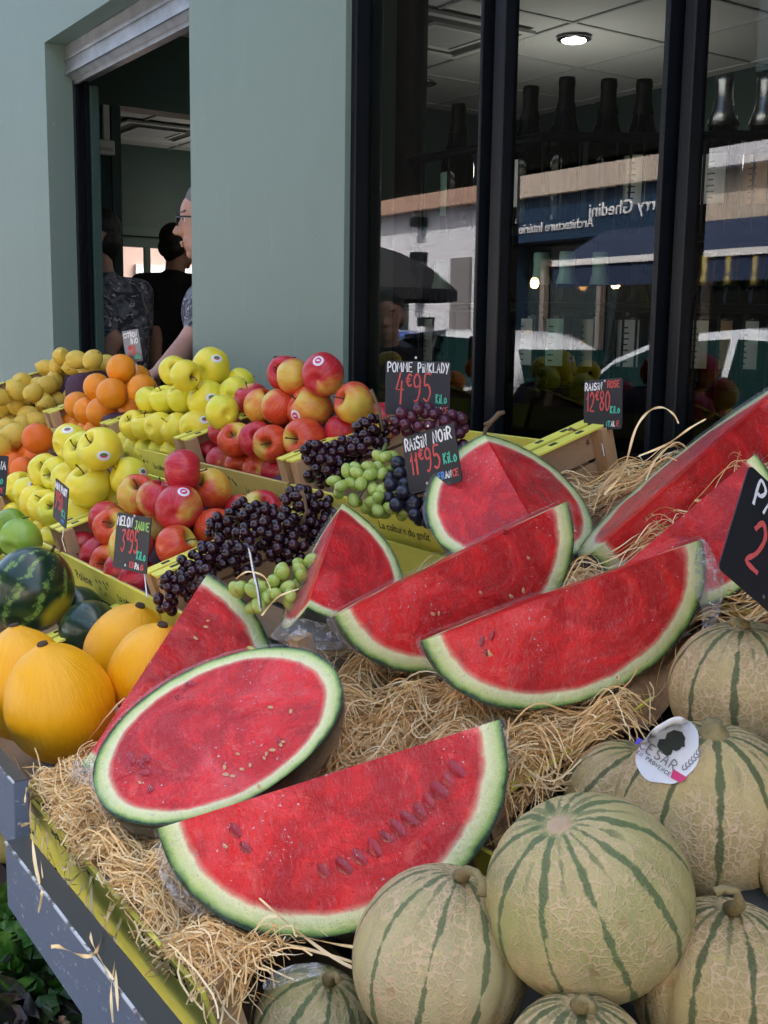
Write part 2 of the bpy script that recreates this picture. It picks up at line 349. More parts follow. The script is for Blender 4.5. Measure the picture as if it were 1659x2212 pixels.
def citrus(name, a, b, pore=420, spots=None, rough=.42):
    t = NT(name); p = t.obj(); r = t.rand(); off = t.comb(t.math('MULTIPLY', r, 5), t.math('MULTIPLY', r, 9), 0)
    v = t.n('VectorMath'); v.operation = 'ADD'; t.put(v.inputs[0], p); t.put(v.inputs[1], off); pv = v.outputs[0]
    c = t.mix(t.noise(22, 3, co=pv), a, b); c = t.mix(t.math('MULTIPLY', r, .35), c, tuple(x * .75 for x in a))
    if spots: c = t.mix(t.step(t.noise(26, 4, .6, co=pv), .60, .74), c, spots); c = t.mix(t.math('MULTIPLY', t.step(t.noise(150, 3, co=pv), .66, .74), .6), c, tuple(x * .6 for x in spots))
    t.set(base=c, rough=rough, spec=.4); t.bump(t.math('ADD', t.voro(pore), t.math('MULTIPLY', t.noise(60, 3), 1.2)), .4, .0009); M[name] = t.m
citrus('orange_peel', (.84, .25, .006), (.90, .33, .012))
citrus('clementine_peel', (.80, .13, .008), (.84, .19, .012))
citrus('lemon_peel', (.66, .43, .05), (.78, .55, .08), 330, (.26, .11, .03), .5)
def grape_mat(name, a, b, bloom, k=.35, rough=.2):
    t = NT(name); r = t.rand(); c = t.mix(r, a, b); c = t.mix(t.math('MULTIPLY', t.step(t.noise(90, 4, .6), .35, .75), k), c, bloom)
    t.set(base=c, rough=rough, spec=.5); t.b.inputs['Roughness'].default_value = rough; M[name] = t.m
grape_mat('grape_dark', (.012, .002, .006), (.032, .005, .011), (.045, .018, .035), .28)
grape_mat('grape_black', (.006, .007, .016), (.012, .011, .025), (.05, .06, .10), .40, .3)
grape_mat('grape_rose', (.06, .010, .022), (.11, .02, .04), (.12, .06, .09), .30)
grape_mat('grape_green', (.30, .42, .06), (.40, .50, .10), (.52, .58, .25), .35, .22)
# canary melon
t = NT('canary_rind'); p = t.obj(); s = t.xyz(p); a = t.math('ARCTAN2', s[1], s[0])
stv = t.comb(t.math('MULTIPLY', t.math('SINE', a), 1.5), t.math('MULTIPLY', t.math('COSINE', a), 1.5), t.math('MULTIPLY', s[2], 3.5))
w = t.noise(9, 5, .65, .5, co=stv); c = t.mix(w, (.88, .37, .003), (.96, .52, .008)); c = t.mix(t.step(t.noise(120, 3, .6), .73, .78), c, (.2, .12, .01))
t.set(base=c, rough=.36, spec=.45); t.bump(t.math('ADD', t.math('MULTIPLY', w, 3), t.noise(50, 3)), .35, .0018); M['canary_rind'] = t.m
# netted melon with green grooves, 10 lobes round local z
def netted(name, base1, base2, stripe, sw, net=.5):
    t = NT(name); p = t.obj(); s = t.xyz(p); r = t.rand(); a = t.math('ARCTAN2', s[1], s[0])
    nz = t.noise(38, 4, .7); rad = t.math('SQRT', t.math('ADD', t.math('MULTIPLY', s[0], s[0]), t.math('MULTIPLY', s[1], s[1])))
    k = t.math('ADD', t.math('MULTIPLY', a, 10 / (2 * pi)), t.math('MULTIPLY', t.math('SUBTRACT', t.noise(12, 2), .5), .22))
    d = t.math('MULTIPLY', t.math('PINGPONG', k, .5), rad)              # metres-like distance from groove
    d = t.math('ADD', d, t.math('MULTIPLY', t.math('SUBTRACT', nz, .5), .022))
    g = t.math('MULTIPLY', t.step(d, sw, sw * .45), t.step(rad, .006, .016))
    k2 = t.math('ADD', k, .5); d2 = t.math('ADD', t.math('MULTIPLY', t.math('PINGPONG', k2, .5), rad), t.math('MULTIPLY', t.math('SUBTRACT', nz, .5), .02)); g2 = t.math('MULTIPLY', t.math('MULTIPLY', t.step(d2, sw * .75, sw * .3), t.math('MULTIPLY', t.step(rad, .010, .016), t.step(rad, .058, .035))), t.step(t.noise(9, 3), .40, .52)); g = t.math('MAXIMUM', g, t.math('MULTIPLY', g2, .8))
    off = t.comb(t.math('MULTIPLY', r, 5), 0, t.math('MULTIPLY', r, 2)); v = t.n('VectorMath'); v.operation = 'ADD'; t.put(v.inputs[0], p); t.put(v.inputs[1], off); pv = v.outputs[0]
    dn = t.n('VectorMath'); dn.operation = 'ADD'; sc = t.n('VectorMath'); sc.operation = 'SCALE'; t.put(sc.inputs[0], t.noise(60, 3, .6, co=pv, col=True)); sc.inputs['Scale'].default_value = .012; t.put(dn.inputs[0], pv); t.put(dn.inputs[1], sc.outputs[0])
    e = t.voro(150, 'DISTANCE_TO_EDGE', co=dn.outputs[0]); e2 = t.voro(300, 'DISTANCE_TO_EDGE', co=dn.outputs[0])
    netl = t.math('MAXIMUM', t.step(e, .13, .03), t.math('MULTIPLY', t.step(e2, .12, .02), .6)); netm = t.math('MULTIPLY', netl, t.step(t.noise(14, 3, co=pv), .32, .55))
    c = t.mix(t.step(t.noise(17, 4, .6, co=pv), .35, .65), base1, base2)
    c = t.mix(t.math('MULTIPLY', netm, min(1, net * 1.35)), c, (.62, .44, .27)); c = t.mix(t.math('MULTIPLY', t.step(t.noise(8, 3, co=pv), .5, .7), .35), c, (.46, .33, .12)); c = t.mix(t.math('MULTIPLY', t.step(t.noise(70, 3, .6, co=pv), .64, .72), .4), c, (.58, .50, .17))
    c = t.mix(t.math('MULTIPLY', t.math('MULTIPLY', t.step(t.voro(46, co=pv), .22, .1), .5), t.step(t.noise(9, 2, co=pv), .5, .6)), c, (.35, .19, .07))
    c = t.mix(t.math('MULTIPLY', g, .86), c, t.mix(nz, stripe, tuple(x * 1.7 for x in stripe)))
    t.set(base=c, rough=.6, spec=.3); t.bump(t.math('ADD', netm, t.math('MULTIPLY', nz, .8)), .6, .0014); M[name] = t.m
netted('melon_net_tan', (.36, .28, .115), (.48, .38, .16), (.045, .070, .024), .0050, .62)
netted('melon_net_green', (.36, .35, .13), (.50, .42, .19), (.065, .105, .040), .0048, .5)
netted('melon_net_heavy', (.40, .35, .16), (.48, .42, .22), (.08, .11, .045), .0036, 1.0)
simple('melon_stem', (.24, .19, .08), .8, .5, 140, .8, 260, .0015)
simple('melon_scar', (.46, .33, .20), .8, .3, 90, .6, 200, .001)
# straw: colour varies per strand
t = NT('straw'); at = t.attr('tint', 'Fac'); c = t.ramp(at, [(0, (.40, .20, .06)), (.3, (.72, .43, .16)), (.65, (.88, .61, .28)), (1, (.94, .78, .46))])
t.set(base=c, rough=.55, spec=.35); M['straw'] = t.m
simple('straw_bed', (.26, .15, .065), .9, .5, 60, 1, 90, .006)
def leafm(name, a, b):
    t = NT(name); c = t.mix(t.step(t.noise(30, 4, .6), .35, .65), a, b); t.set(base=c, rough=.4, spec=.4); t.bump(t.noise(70, 3), .6, .004); M[name] = t.m
leafm('leaf_green', (.05, .16, .015), (.14, .30, .04)); leafm('leaf_mid', (.03, .08, .015), (.08, .16, .035)); leafm('leaf_purple', (.035, .015, .025), (.05, .07, .02))
# shirt with a splashed print
t = NT('splash_shirt'); n1 = t.noise(14, 4, .6, 1.2); c = t.mix(t.step(n1, .42, .6), (.03, .034, .048), (.17, .18, .21))
c = t.mix(t.step(t.noise(34, 3, .5, .8, co=t.vmul(t.obj(), (1, 1, 1.8))), .60, .66), c, (.5, .5, .52)); t.set(base=c, rough=.8); M['splash_shirt'] = t.m
def lamp_mat(name, col, s):
    t = NT(name); t.set(base=(0, 0, 0), emit=col, es=s); M[name] = t.m
lamp_mat('lamp_warm', (1, .93, .78), 12); lamp_mat('bulb_amber', (1, .5, .15), 25); lamp_mat('tube_light', (.9, .95, 1), 8)
# ------------------------------------------------------------ setting
WY = 1.4                                         # street face of the shop front
MB().box(-60, 60, -60, 60, -.3, 0).build('street', M['asphalt'])['kind'] = 'structure'
MB().box(-60, 60, -2.6, 1.39, -.28, .12).build('pavement', M['pavement'], bevel=.01)['kind'] = 'structure'
MB().box(-60, 60, -9.0, -7.4, -.28, .13).build('pavement', M['pavement'], bevel=.01)['kind'] = 'structure'
# ------------------------------------------------------------ the shop
shop = empty('shop_building', 'sage green rendered shop building with a doorway and black framed windows', 'building')
XL, XR, XP = -4.332, -3.07, -2.246
ZH = 2.392
w = MB()
w.box(-16, XL, WY, WY + .136, 0, 5.3); w.box(XR, XP, WY, WY + .136, 0, 5.3); w.box(XL, XR, WY, WY + .136, ZH, 5.3)
w.box(XP, 8, WY, WY + .136, 3.0, 5.3); w.box(2.2, 8, WY, WY + .136, 0, 3.0)
w.build('facade_wall', M['sage_plaster'], shop)
MB().box(-16, 8, WY + .14, 6.5, 5.0, 5.2).build('roof', M['brick_dark'], shop)
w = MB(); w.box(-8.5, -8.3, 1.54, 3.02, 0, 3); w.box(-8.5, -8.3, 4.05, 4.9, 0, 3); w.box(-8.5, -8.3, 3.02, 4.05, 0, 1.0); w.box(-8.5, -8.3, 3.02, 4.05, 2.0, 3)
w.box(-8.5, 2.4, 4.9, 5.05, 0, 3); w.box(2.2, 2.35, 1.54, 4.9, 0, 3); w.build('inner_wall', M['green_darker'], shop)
MB().box(-8.5, 2.35, 1.54, 4.9, 0, .05).build('shop_floor', M['dark_floor'], shop)
c = MB(); c.box(-8.3, 2.2, 1.54, 4.9, 2.72, 2.8); c.build('ceiling', M['ceiling_white'], shop)
c = MB()
x = -8.1
while x < 2.2: c.box(x - .008, x + .008, 1.54, 4.9, 2.714, 2.722); x += .6
y = 1.8
while y < 4.9: c.box(-8.3, 2.2, y - .008, y + .008, 2.712, 2.7205); y += .6
c.build('ceiling_grid', M['ceiling_bar'], shop)
# vestibule behind the doorway: green side wall with its own doorway, header, post, soffit
XA = -4.8
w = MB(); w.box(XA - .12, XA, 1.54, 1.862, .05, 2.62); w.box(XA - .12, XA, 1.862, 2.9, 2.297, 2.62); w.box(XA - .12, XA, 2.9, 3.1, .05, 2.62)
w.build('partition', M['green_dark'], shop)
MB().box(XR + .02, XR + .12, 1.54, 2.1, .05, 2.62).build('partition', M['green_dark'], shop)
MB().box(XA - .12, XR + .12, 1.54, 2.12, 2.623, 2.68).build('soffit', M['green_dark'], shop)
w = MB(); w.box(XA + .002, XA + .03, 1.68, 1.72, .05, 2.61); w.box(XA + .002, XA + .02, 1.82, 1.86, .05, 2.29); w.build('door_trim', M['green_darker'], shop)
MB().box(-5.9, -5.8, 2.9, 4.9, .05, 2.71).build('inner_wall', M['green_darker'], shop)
# pilaster just inside the first pane
w = MB(); w.box(-2.9, -2.30, 1.54, 1.66, .05, 2.71)
for k in range(4): w.box(-2.298, -2.285, 1.55 + k * .03, 1.562 + k * .03, .05, 2.70)
w.build('pilaster', M['sage_plaster'], shop)
MB().box(-2.284, -2.262, 1.54, 1.60, .05, 2.71).build('brick_reveal', M['brick_dark'], shop)
# back window of the next room
fr = MB(); fr.box(-8.33, -8.28, 3.0, 4.07, 1.98, 2.04); fr.box(-8.33, -8.28, 3.0, 4.07, .96, 1.02)
for yy in (3.0, 3.40, 3.80, 4.02): fr.box(-8.33, -8.285, yy, yy + .04, 1.02, 1.98)
fr.build('back_window_frame', M['green_dark'], shop)
w = MB(); w.box(-8.27, -8.25, 2.5, 4.5, 2.06, 2.12); w.build('wall_rail', M['green_dark'], shop)
# roller shutter
sh = empty('roller_shutter', 'worn galvanised roller shutter rolled up under the doorway head', 'shutter')
b = MB(); b.prism([(1.475, 2.39), (1.475, 2.30), (1.50, 2.272), (1.56, 2.272), (1.60, 2.30), (1.60, 2.39)], 0, 1, Matrix(((0, 0, 1.25, XL + .01), (1, 0, 0, 0), (0, 1, 0, 0), (0, 0, 0, 1))))
b.build('shutter_box', M['galv'], sh)
b = MB(); b.box(XL + .012, XR - .012, 1.468, 1.4745, 2.285, 2.30); b.box(XL + .012, XR - .012, 1.468, 1.4745, 2.335, 2.345); b.box(XL + .012, XR - .012, 1.50, 1.512, 2.255, 2.2715); b.build('slat_edge', M['galv'], sh)
b = MB(); b.box(XL + .002, XL + .03, 1.50, 1.515, .13, 2.27); b.box(XL + .002, XL + .03, 1.535, 1.55, .13, 2.27); b.box(XL + .002, XL + .008, 1.515, 1.535, .13, 2.27); b.build('guide_rail', M['black_paint'], sh)
b = MB(); b.box(XL - .0, XL + .045, 1.556, 1.585, .13, 2.255); b.build('side_frame', M['green_dark'], sh)
# switch and cable trunking on the post
s = empty('light_switch', 'white double socket box with trunking on dark green post', 'switch', loc=(0, 0, 0))
pa = onX(205, 302, XA + .002); pb = onX(243, 338, XA + .002)
y0, y1, za, zb = pa.y, pb.y, min(pa.z, pb.z), max(pa.z, pb.z)
MB().box(XA + .001, XA + .035, y0, y1, za, zb).build('switch_box', M['white_plastic'], s, bevel=.004)
MB().box(XA + .0355, XA + .040, y0 + .012, (y0 + y1) / 2 - .002, za + .015, zb - .03).build('rocker', M['ceiling_bar'], s)
MB().box(XA + .0355, XA + .040, (y0 + y1) / 2 + .002, y1 - .012, za + .015, zb - .03).build('rocker', M['ceiling_bar'], s)
MB().box(XA + .001, XA + .018, (y0 + y1) / 2 - .004, (y0 + y1) / 2 + .022, zb + .001, 2.29).build('trunking', M['white_plastic'], s)
# shop windows
wf = empty('shop_window', 'tall black framed shop window in three panes mirroring the street', 'window')
b = MB(); Z0, Z1 = .45, 3.0
def mull(pl, pr, ya, yb): b.box(onY(pl, 450, ya).x, onY(pr, 450, yb).x, ya, yb, Z0, Z1); return onY(pl, 450, ya).x, onY(pr, 450, yb).x
mull(757, 763, 1.43, 1.47); f0 = mull(766, 790, 1.415, 1.46); m1 = mull(1027, 1076, 1.41, 1.46); m1b = mull(1080, 1087, 1.425, 1.46); m2 = mull(1415, 1477, 1.405, 1.46); m2b = mull(1481, 1489, 1.425, 1.46)
for xa, xb, ya, yb in ((-.84, -.78, 1.41, 1.49), (-.36, -.30, 1.41, 1.49), (.14, .2, 1.41, 1.49), (1.1, 1.16, 1.41, 1.49), (2.14, 2.2, 1.41, 1.49)): b.box(xa, xb, ya, yb, Z0, Z1)
b.box(-2.24, 2.2, 1.403, 1.495, .12, .45); b.box(-2.24, 2.2, 1.403, 1.495, 2.94, 3.0)
b.build('window_frame', M['black_paint'], wf, bevel=.002)
for xa, xb in ((f0[1], m1[0]), (m1b[1], m2[0]), (m2b[1], -.842), (-.778, -.362), (-.298, .138), (.202, 1.098), (1.162, 2.138)):
    link('pane', mesh('pane', [(xa, 1.45, .452), (xb, 1.45, .452), (xb, 1.45, 2.938), (xa, 1.45, 2.938)], [(0, 1, 2, 3)], M['window_glass']), wf)
# ceiling fittings
def ceil_vent(px, py, label):
    p = onZ(px, py, 2.705); e = empty('ceiling_vent', label, 'air vent', 'ceiling cassettes', loc=p)
    b = MB(); 
    for k in (0, 1):
        o, i = (.30, .26) if k == 0 else (.17, .15)
        z = -.012 - .006 * k
        b.box(-o, o, -o, -i, z, 0.002); b.box(-o, o, i, o, z, 0.002); b.box(-o, -i, -i, i, z, 0.002); b.box(i, o, -i, i, z, 0.002)
    b.build('vent_frame', M['ceiling_white'], e)
    MB().box(-.259, .259, -.259, .259, -.003, .001).build('vent_slot', M['vent_dark'], e)
    b = MB(); b.box(-.149, .149, -.149, .149, -.012, -.004)
    b.build('grille', M['ceiling_bar'], e)
ceil_vent(330, 283, 'square ceiling cassette seen through the doorway'); ceil_vent(955, 75, 'square ceiling cassette behind the first pane')
def downlight(px, py, label, on, grp=None):
    p = onZ(px, py, 2.712); e = empty('ceiling_lamp', label, 'lamp', 'recessed ceiling lamps', loc=p)
    MB().lathe([(.060, 0), (.075, 0), (.08, -.006), (.070, -.012), (.060, -.012)], 24).build('trim_ring', M['steel'], e, smooth=True)
    MB().lathe([(0.001, -.0125), (.056, -.0125), (.052, -.016), (.001, -.018)], 24).build('diffuser', M['lamp_warm'] if on else M['vent_dark'], e)
    if on:
        l = bpy.data.lights.new('lamp_light', 'POINT'); l.energy = 2.0; l.color = (1, .93, .82); l.shadow_soft_size = .06
        lo = bpy.data.objects.new('lamp_light', l); COL.objects.link(lo); lo.location = (0, 0, -.55); lo.parent = e
downlight(1240, 82, 'lit round ceiling lamp behind the middle pane', True)
downlight(1524, 192, 'lit round ceiling lamp by the foil topped bottles', True)
downlight(560, 300, 'lit round ceiling lamp hidden behind the pillar', True)  # lamp added out of sight to brighten the ceiling beyond the doorway
downlight(345, 327, 'unlit round ceiling fitting seen through the doorway', False)
downlight(912, 178, 'unlit round ceiling fitting behind the first pane', False)
# ------------------------------------------------------------ bottles on racks behind the glass
def byc(px): return float(np.interp(px, [985, 1213, 1302, 1377, 1549, 1637, 1800], [1.69, 1.70, 1.78, 1.84, 1.95, 2.02, 2.16]))
def rack():
    e = empty('bottle_rack', 'black metal bottle rack with rails behind the shop window', 'rack')
    path = []
    for px in (800, 985, 1100, 1213, 1302, 1377, 1460, 1549, 1637, 1800): q = onY(px, 500, byc(px)); path.append(Vector((q.x, q.y, 0)))
    def off(d):
        o_ = []
        for i, q in enumerate(path):
            T_ = (path[min(i + 1, len(path) - 1)] - path[max(i - 1, 0)]).normalized(); o_.append(q + Vector((T_.y, -T_.x, 0)) * d)
        return o_
    fr_, bk_ = off(.085), off(-.12)
    for z in (1.585, 1.245, .90):
        b = MB()
        for i in range(len(path) - 1):
            vs = [(*fr_[i].xy, z - .02), (*fr_[i + 1].xy, z - .02), (*bk_[i + 1].xy, z - .02), (*bk_[i].xy, z - .02), (*fr_[i].xy, z), (*fr_[i + 1].xy, z), (*bk_[i + 1].xy, z), (*bk_[i].xy, z)]
            b.add(vs, [(3, 2, 1, 0), (4, 5, 6, 7)] + [(0, 1, 5, 4), (2, 3, 7, 6)])
        b.build('shelf', M['shelf_black'], e)
        b = MB(); rl = off(.10); b.tube([(*q.xy, z + .17) for q in rl], .010, 8)
        for i in range(len(rl) - 1):
            for k in range(2): q = rl[i].lerp(rl[i + 1], k / 2); b.tube([(q.x, q.y, z - .02), (q.x, q.y, z + .17)], .0028, 6)
        b.build('rail', M['shelf_black'], e)
    b = MB()
    for i in (0, 4, 9): q = bk_[i]; b.box(q.x - .01, q.x + .01, q.y, q.y + .02, .05, 1.62)
    b.build('upright', M['shelf_black'], e)
    b = MB()
    for i in range(len(path) - 1): p_, q_ = bk_[i], bk_[i + 1]; b.add([(p_.x, p_.y + .03, .05), (q_.x, q_.y + .03, .05), (q_.x, q_.y + .03, 1.62), (p_.x, p_.y + .03, 1.62)], [(0, 1, 2, 3)])
    b.build('back_panel', M['shelf_black'], e)
rack()
def bottle(px, zb, foil, lab, label, labw=.06, side=0, h=.30):
    Yb = byc(px); x = onY(px, 500, Yb).x; e = empty('bottle', label, 'bottle', 'bottles on the racks', loc=(x, Yb, zb)); k = h / .30
    MB().lathe([(.02, 0), (.036, .002), (.039, .01), (.039, .16 * k), (.037, .180 * k), (.026, .21 * k), (.018, .245 * k), (.0145, .275 * k), (.0155, .276 * k), (.0155, h)], 20).build('glass_body', M['bottle_glass'], e, smooth=True)
    MB().lathe([(.0150, .225 * k + .0), (.0235, .232 * k), (.0172, .255 * k), (.0165, h - .018), (.0175, h - .014), (.0175, h - .006), (.0165, h + .002), (.001, h + .003)] if foil != 'foil_silver' else [(.015, .20 * k), (.034, .205 * k), (.024, .235 * k), (.0185, .26 * k), (.019, h - .012), (.0205, h - .008), (.019, h + .004), (.001, h + .006)], 16).build('foil', M[foil], e, smooth=True)
    if lab:
        n = 8; vs = []; R = .0396
        w = labw / R; a0 = -pi / 2 + side
        for i in range(n + 1):
            a = a0 - w / 2 + w * i / n
            for z in (.045, .145): vs.append((R * cos(a), R * sin(a), z))
        l = link('label', mesh('label', vs, [(2 * i, 2 * i + 2, 2 * i + 3, 2 * i + 1) for i in range(n)], M[lab]), e)
        b = MB(); R2 = R + .0006
        for j in range(7):
            zz = .055 + j * .012; ww = w * (.30 if j % 3 else .22)
            vs = [(R2 * cos(a0 + s2 * ww * .5 + 0), R2 * sin(a0 + s2 * ww * .5), z) for s2 in (-1, 0, 1) for z in (zz, zz + .003)]
            b.add(vs, [(0, 2, 3, 1), (2, 4, 5, 3)])
        b.build('label_print', M['ink'], l)
for px, foil, lab, side, lb in [
    (985, 'foil_black', 'label_mint', -.5, 'dark bottle with a pale back label in the first pane'),
    (1137, 'foil_black', 'label_white', -.5, 'dark bottle with an uncapped black neck beside the first post, middle pane'),
    (1213, 'foil_black', None, 0, 'tall black necked bottle second from the left in the middle pane'),
    (1302, 'foil_black', None, 0, 'black bottle with gold neck rings in the middle pane'),
    (1377, 'foil_black', 'label_cream', .3, 'short necked black bottle at the right of the middle pane'),
    (1549, 'foil_silver', 'label_white', .2, 'bottle with silver foil neck beside the thick post'),
    (1637, 'foil_silver', 'label_orange', .2, 'bottle with silver foil neck and orange label')]:
    bottle(px, 1.586, foil, lab, lb, side=side)
for px, foil, lab, side, lb in [
    (862, 'label_white', 'label_white', .2, 'mint capped bottle on the second shelf, leftmost in the first pane'),
    (955, 'label_mint', 'label_white', -.3, 'mint capped bottle with barcode label on the second shelf of the first pane'),
    (1085, 'foil_black', 'label_white', -.2, 'narrow labelled bottle on the second shelf beside the first post'),
    (1172, 'label_mint', 'label_white', -.3, 'mint capped bottle with a wide label on the second shelf'),
    (1228, 'label_mint', 'label_mint', 0, 'mint capped bottle in the middle pane, second of its three mint caps'),
    (1300, 'label_mint', 'label_cream', -.2, 'mint capped bottle with a long cream label on the second shelf'),
    (1383, 'foil_black', 'label_white', .2, 'labelled bottle on the second shelf beside the thick post'),
    (1532, 'foil_gold', 'label_cream', .2, 'gold capped bottle on the second shelf, first right of the thick post'),
    (1583, 'foil_gold', 'label_orange', .2, 'gold capped bottle with orange label on the second shelf'),
    (1640, 'foil_gold', 'label_white', .2, 'gold capped bottle at the right edge on the second shelf')]:
    bottle(px, 1.246, foil, lab, lb, side=side, h=.285)
for i, (px, lb) in enumerate([(1120, 'squat jar with steel lid on the lowest shelf near the first post'), (1215, 'squat jar with steel lid in the middle of the lowest shelf'), (1320, 'squat jar with steel lid behind the pink grape sign'), (1560, 'squat jar with steel lid on the lowest shelf of the right pane')]):
    x = onY(px, 500, byc(px)).x; e = empty('jar', lb, 'jar', 'jars on the lowest shelf', loc=(x, byc(px), .901))
    MB().lathe([(.04, 0), (.045, .005), (.045, .09), (.038, .10)], 18).build('jar_body', M['jar_red' if i % 2 else 'jar_glass'], e, smooth=True)
    MB().lathe([(.039, .101), (.041, .103), (.041, .115), (.001, .117)], 18).build('lid', M['steel'], e, smooth=True)
bl = empty('unseen_canopy', 'shallow flat canopy above the shop windows', 'canopy')  # unseen canopy added to hold back overhead light on the stall
MB().box(-3.0, 6, 1.0, 1.395, 3.12, 3.22).build('slab', M['awning_dark'], bl); MB().box(-3.02, 6, .95, .999, 3.06, 3.26).build('front_edge', M['white_trim'], bl)
# ------------------------------------------------------------ across the street (seen mirrored in the glass)
def mir(px, py, Y):                     # real point whose mirror image in the glass stands at this pixel
    p = onY(px, py, 2 * 1.45 - Y); return Vector((p.x, 2 * 1.45 - p.y, p.z))
OY = -9.0
wb_ = empty('white_building', 'white rendered building with small wall lamps across the street', 'building')
xe = mir(1075, 600, OY).x
MB().box(-34, xe, OY - 6, OY, 0, 3.48).build('wall', M['white_render'], wb_)
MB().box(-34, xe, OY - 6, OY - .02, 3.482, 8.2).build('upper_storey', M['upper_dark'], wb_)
MB().box(-34.1, xe + .0, OY - .01, OY + .25, 3.485, 3.74).build('cornice', M['terracotta'], wb_)
p = mir(975, 800, OY); q = mir(1020, 555, OY); MB().box(min(p.x, q.x), max(p.x, q.x), OY + .003, OY + .06, .13, q.z).build('door', M['grey_frame'], wb_)
for px, py in ((905, 480), (905, 555), (900, 640), (920, 695)):
    p = mir(px, py, OY + .1); MB().box(p.x - .12, p.x + .12, OY + .003, OY + .2, p.z - .08, p.z + .08).build('wall_lamp', M['black_paint'], wb_)
for px in (795, 850): 
    p = mir(px, 700, OY); MB().box(p.x - .5, p.x + .5, OY + .003, OY + .05, 1.0, 2.1).build('window', M['shop_glass'], wb_)
nb = empty('navy_shopfront', 'navy shopfront with pale sign lettering across the street', 'building')
xf = mir(1478, 600, OY).x
MB().box(xe + .02, xf, OY - 6, OY - .5, 0, 3.9).build('wall', M['beige_render'], nb)
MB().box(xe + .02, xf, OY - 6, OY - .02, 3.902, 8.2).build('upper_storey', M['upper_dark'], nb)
MB().box(xe + .02, xf, OY - .499, OY + .1, 2.80, 3.45).build('fascia', M['navy'], nb)
MB().box(xe + .02, xf, OY - .3, OY + .22, 3.455, 3.78).build('ledge', M['beige_render'], nb)
MB().box(xe + .02, xe + .35, OY - .4, OY + .12, 0, 2.79).build('pillar', M['navy'], nb)
b = MB(); x = xe + .8
while x < xf - .5: b.box(x, x + .09, OY - .3, OY - .2, .13, 2.45); x += 1.25
b.box(xe + .8, xf - .3, OY - .3, OY - .19, 2.45, 2.55); b.box(xe + .8, xf - .3, OY - .3, OY - .19, .13, .5); b.build('window_frame', M['grey_frame'], nb)
MB().box(xe + .36, xf, OY - .45, OY - .35, .13, 2.79).build('pane', M['shop_glass'], nb)
for k, px in enumerate((1172, 1348)):
    p = mir(px, 612, OY); l = MB().lathe([(.03, -.08), (.06, -.05), (.07, 0), (.05, .06), (.02, .08)], 12, Matrix.Translation((p.x, OY + .16, p.z))).build('wall_lamp', M['bulb_amber'], nb, smooth=True)
def text_mesh(name, body, m, size, Mx, parent, extrude=.004, spacing=1.0):
    cu = bpy.data.curves.new('t', 'FONT'); cu.body = body; cu.size = size; cu.extrude = extrude; cu.space_character = spacing; cu.resolution_u = 3
    ob = bpy.data.objects.new('t', cu); COL.objects.link(ob); dg = bpy.context.evaluated_depsgraph_get(); dg.update()
    me = bpy.data.meshes.new_from_object(ob.evaluated_get(dg)); me.name = name; bpy.data.objects.remove(ob)
    me.transform(Mx); me.materials.clear(); me.materials.append(m)
    return link(name, me, parent)
def facetext(body, pxL, pyL, size, Y):           # lettering facing +Y, its reading start at the mirrored pixel
    p = mir(pxL, pyL, Y)
    Mx = Matrix.Translation((p.x, Y, p.z)) @ Matrix(((-1, 0, 0, 0), (0, 0, 1, 0), (0, 1, 0, 0), (0, 0, 0, 1)))
    text_mesh('sign_lettering', body, M['sticker_white'], size, Mx, nb, .01)
facetext('Thierry Ghedini', 1476, 447, .27, OY + .112)
facetext('Architecture Intérieure', 1283, 489, .20, OY + .112)
na = empty('navy_awning', 'navy awning with a white front edge across the street', 'awning')
p = mir(1196, 573, OY + 1.1); q = mir(1640, 540, OY + 1.1); xa, xb = p.x, xf + 6
b = MB(); b.add([(xa, OY + .15, p.z + .5), (xb, OY + .15, p.z + .5), (xb, OY + 1.1, p.z), (xa, OY + 1.1, p.z), (xa, OY + .15, p.z + .52), (xb, OY + .15, p.z + .52), (xb, OY + 1.1, p.z + .02), (xa, OY + 1.1, p.z + .02)], [(0, 1, 2, 3), (7, 6, 5, 4), (0, 4, 5, 1), (3, 2, 6, 7), (0, 3, 7, 4), (1, 5, 6, 2)])
b.build('canopy', M['navy_fabric'], na)
MB().box(xa, xb, OY + 1.101, OY + 1.14, p.z - .02, p.z + .06).build('front_edge', M['white_trim'], na)
b = MB(); b.box(xa, xb, OY + 1.102, OY + 1.11, p.z - .30, p.z - .021); b.build('valance', M['navy_fabric'], na)
bb = empty('beige_building', 'beige stone building with a dark arched opening across the street', 'building')
MB().box(xf + .02, 20, OY - 6, OY, 0, 3.6).build('wall', M['beige_render'], bb)
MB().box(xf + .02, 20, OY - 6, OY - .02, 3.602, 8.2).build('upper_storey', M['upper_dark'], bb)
MB().box(xf + .02, 20, OY + .001, OY + .22, 3.5, 3.74).build('string_course', M['white_render'], bb)
for k in range(5):
    xc = xf + 1.6 + k * 3.0; pts = [(xc - 1.1, .14), (xc + 1.1, .14)] + [(xc + 1.1 * cos(t), 1.9 + 1.0 * sin(t)) for t in np.linspace(0, pi, 13)]
    MB().prism(pts, 0, .03, Matrix(((1, 0, 0, 0), (0, 0, 1, OY + .002), (0, 1, 0, 0), (0, 0, 0, 1)))).build('arched_window', M['shop_glass'], bb)
for k in range(4): MB().box(xf + 1.0 + k * 3, xf + 2.0 + k * 3, OY - .018, OY + .03, 4.6, 5.9).build('window', M['shop_glass'], bb)
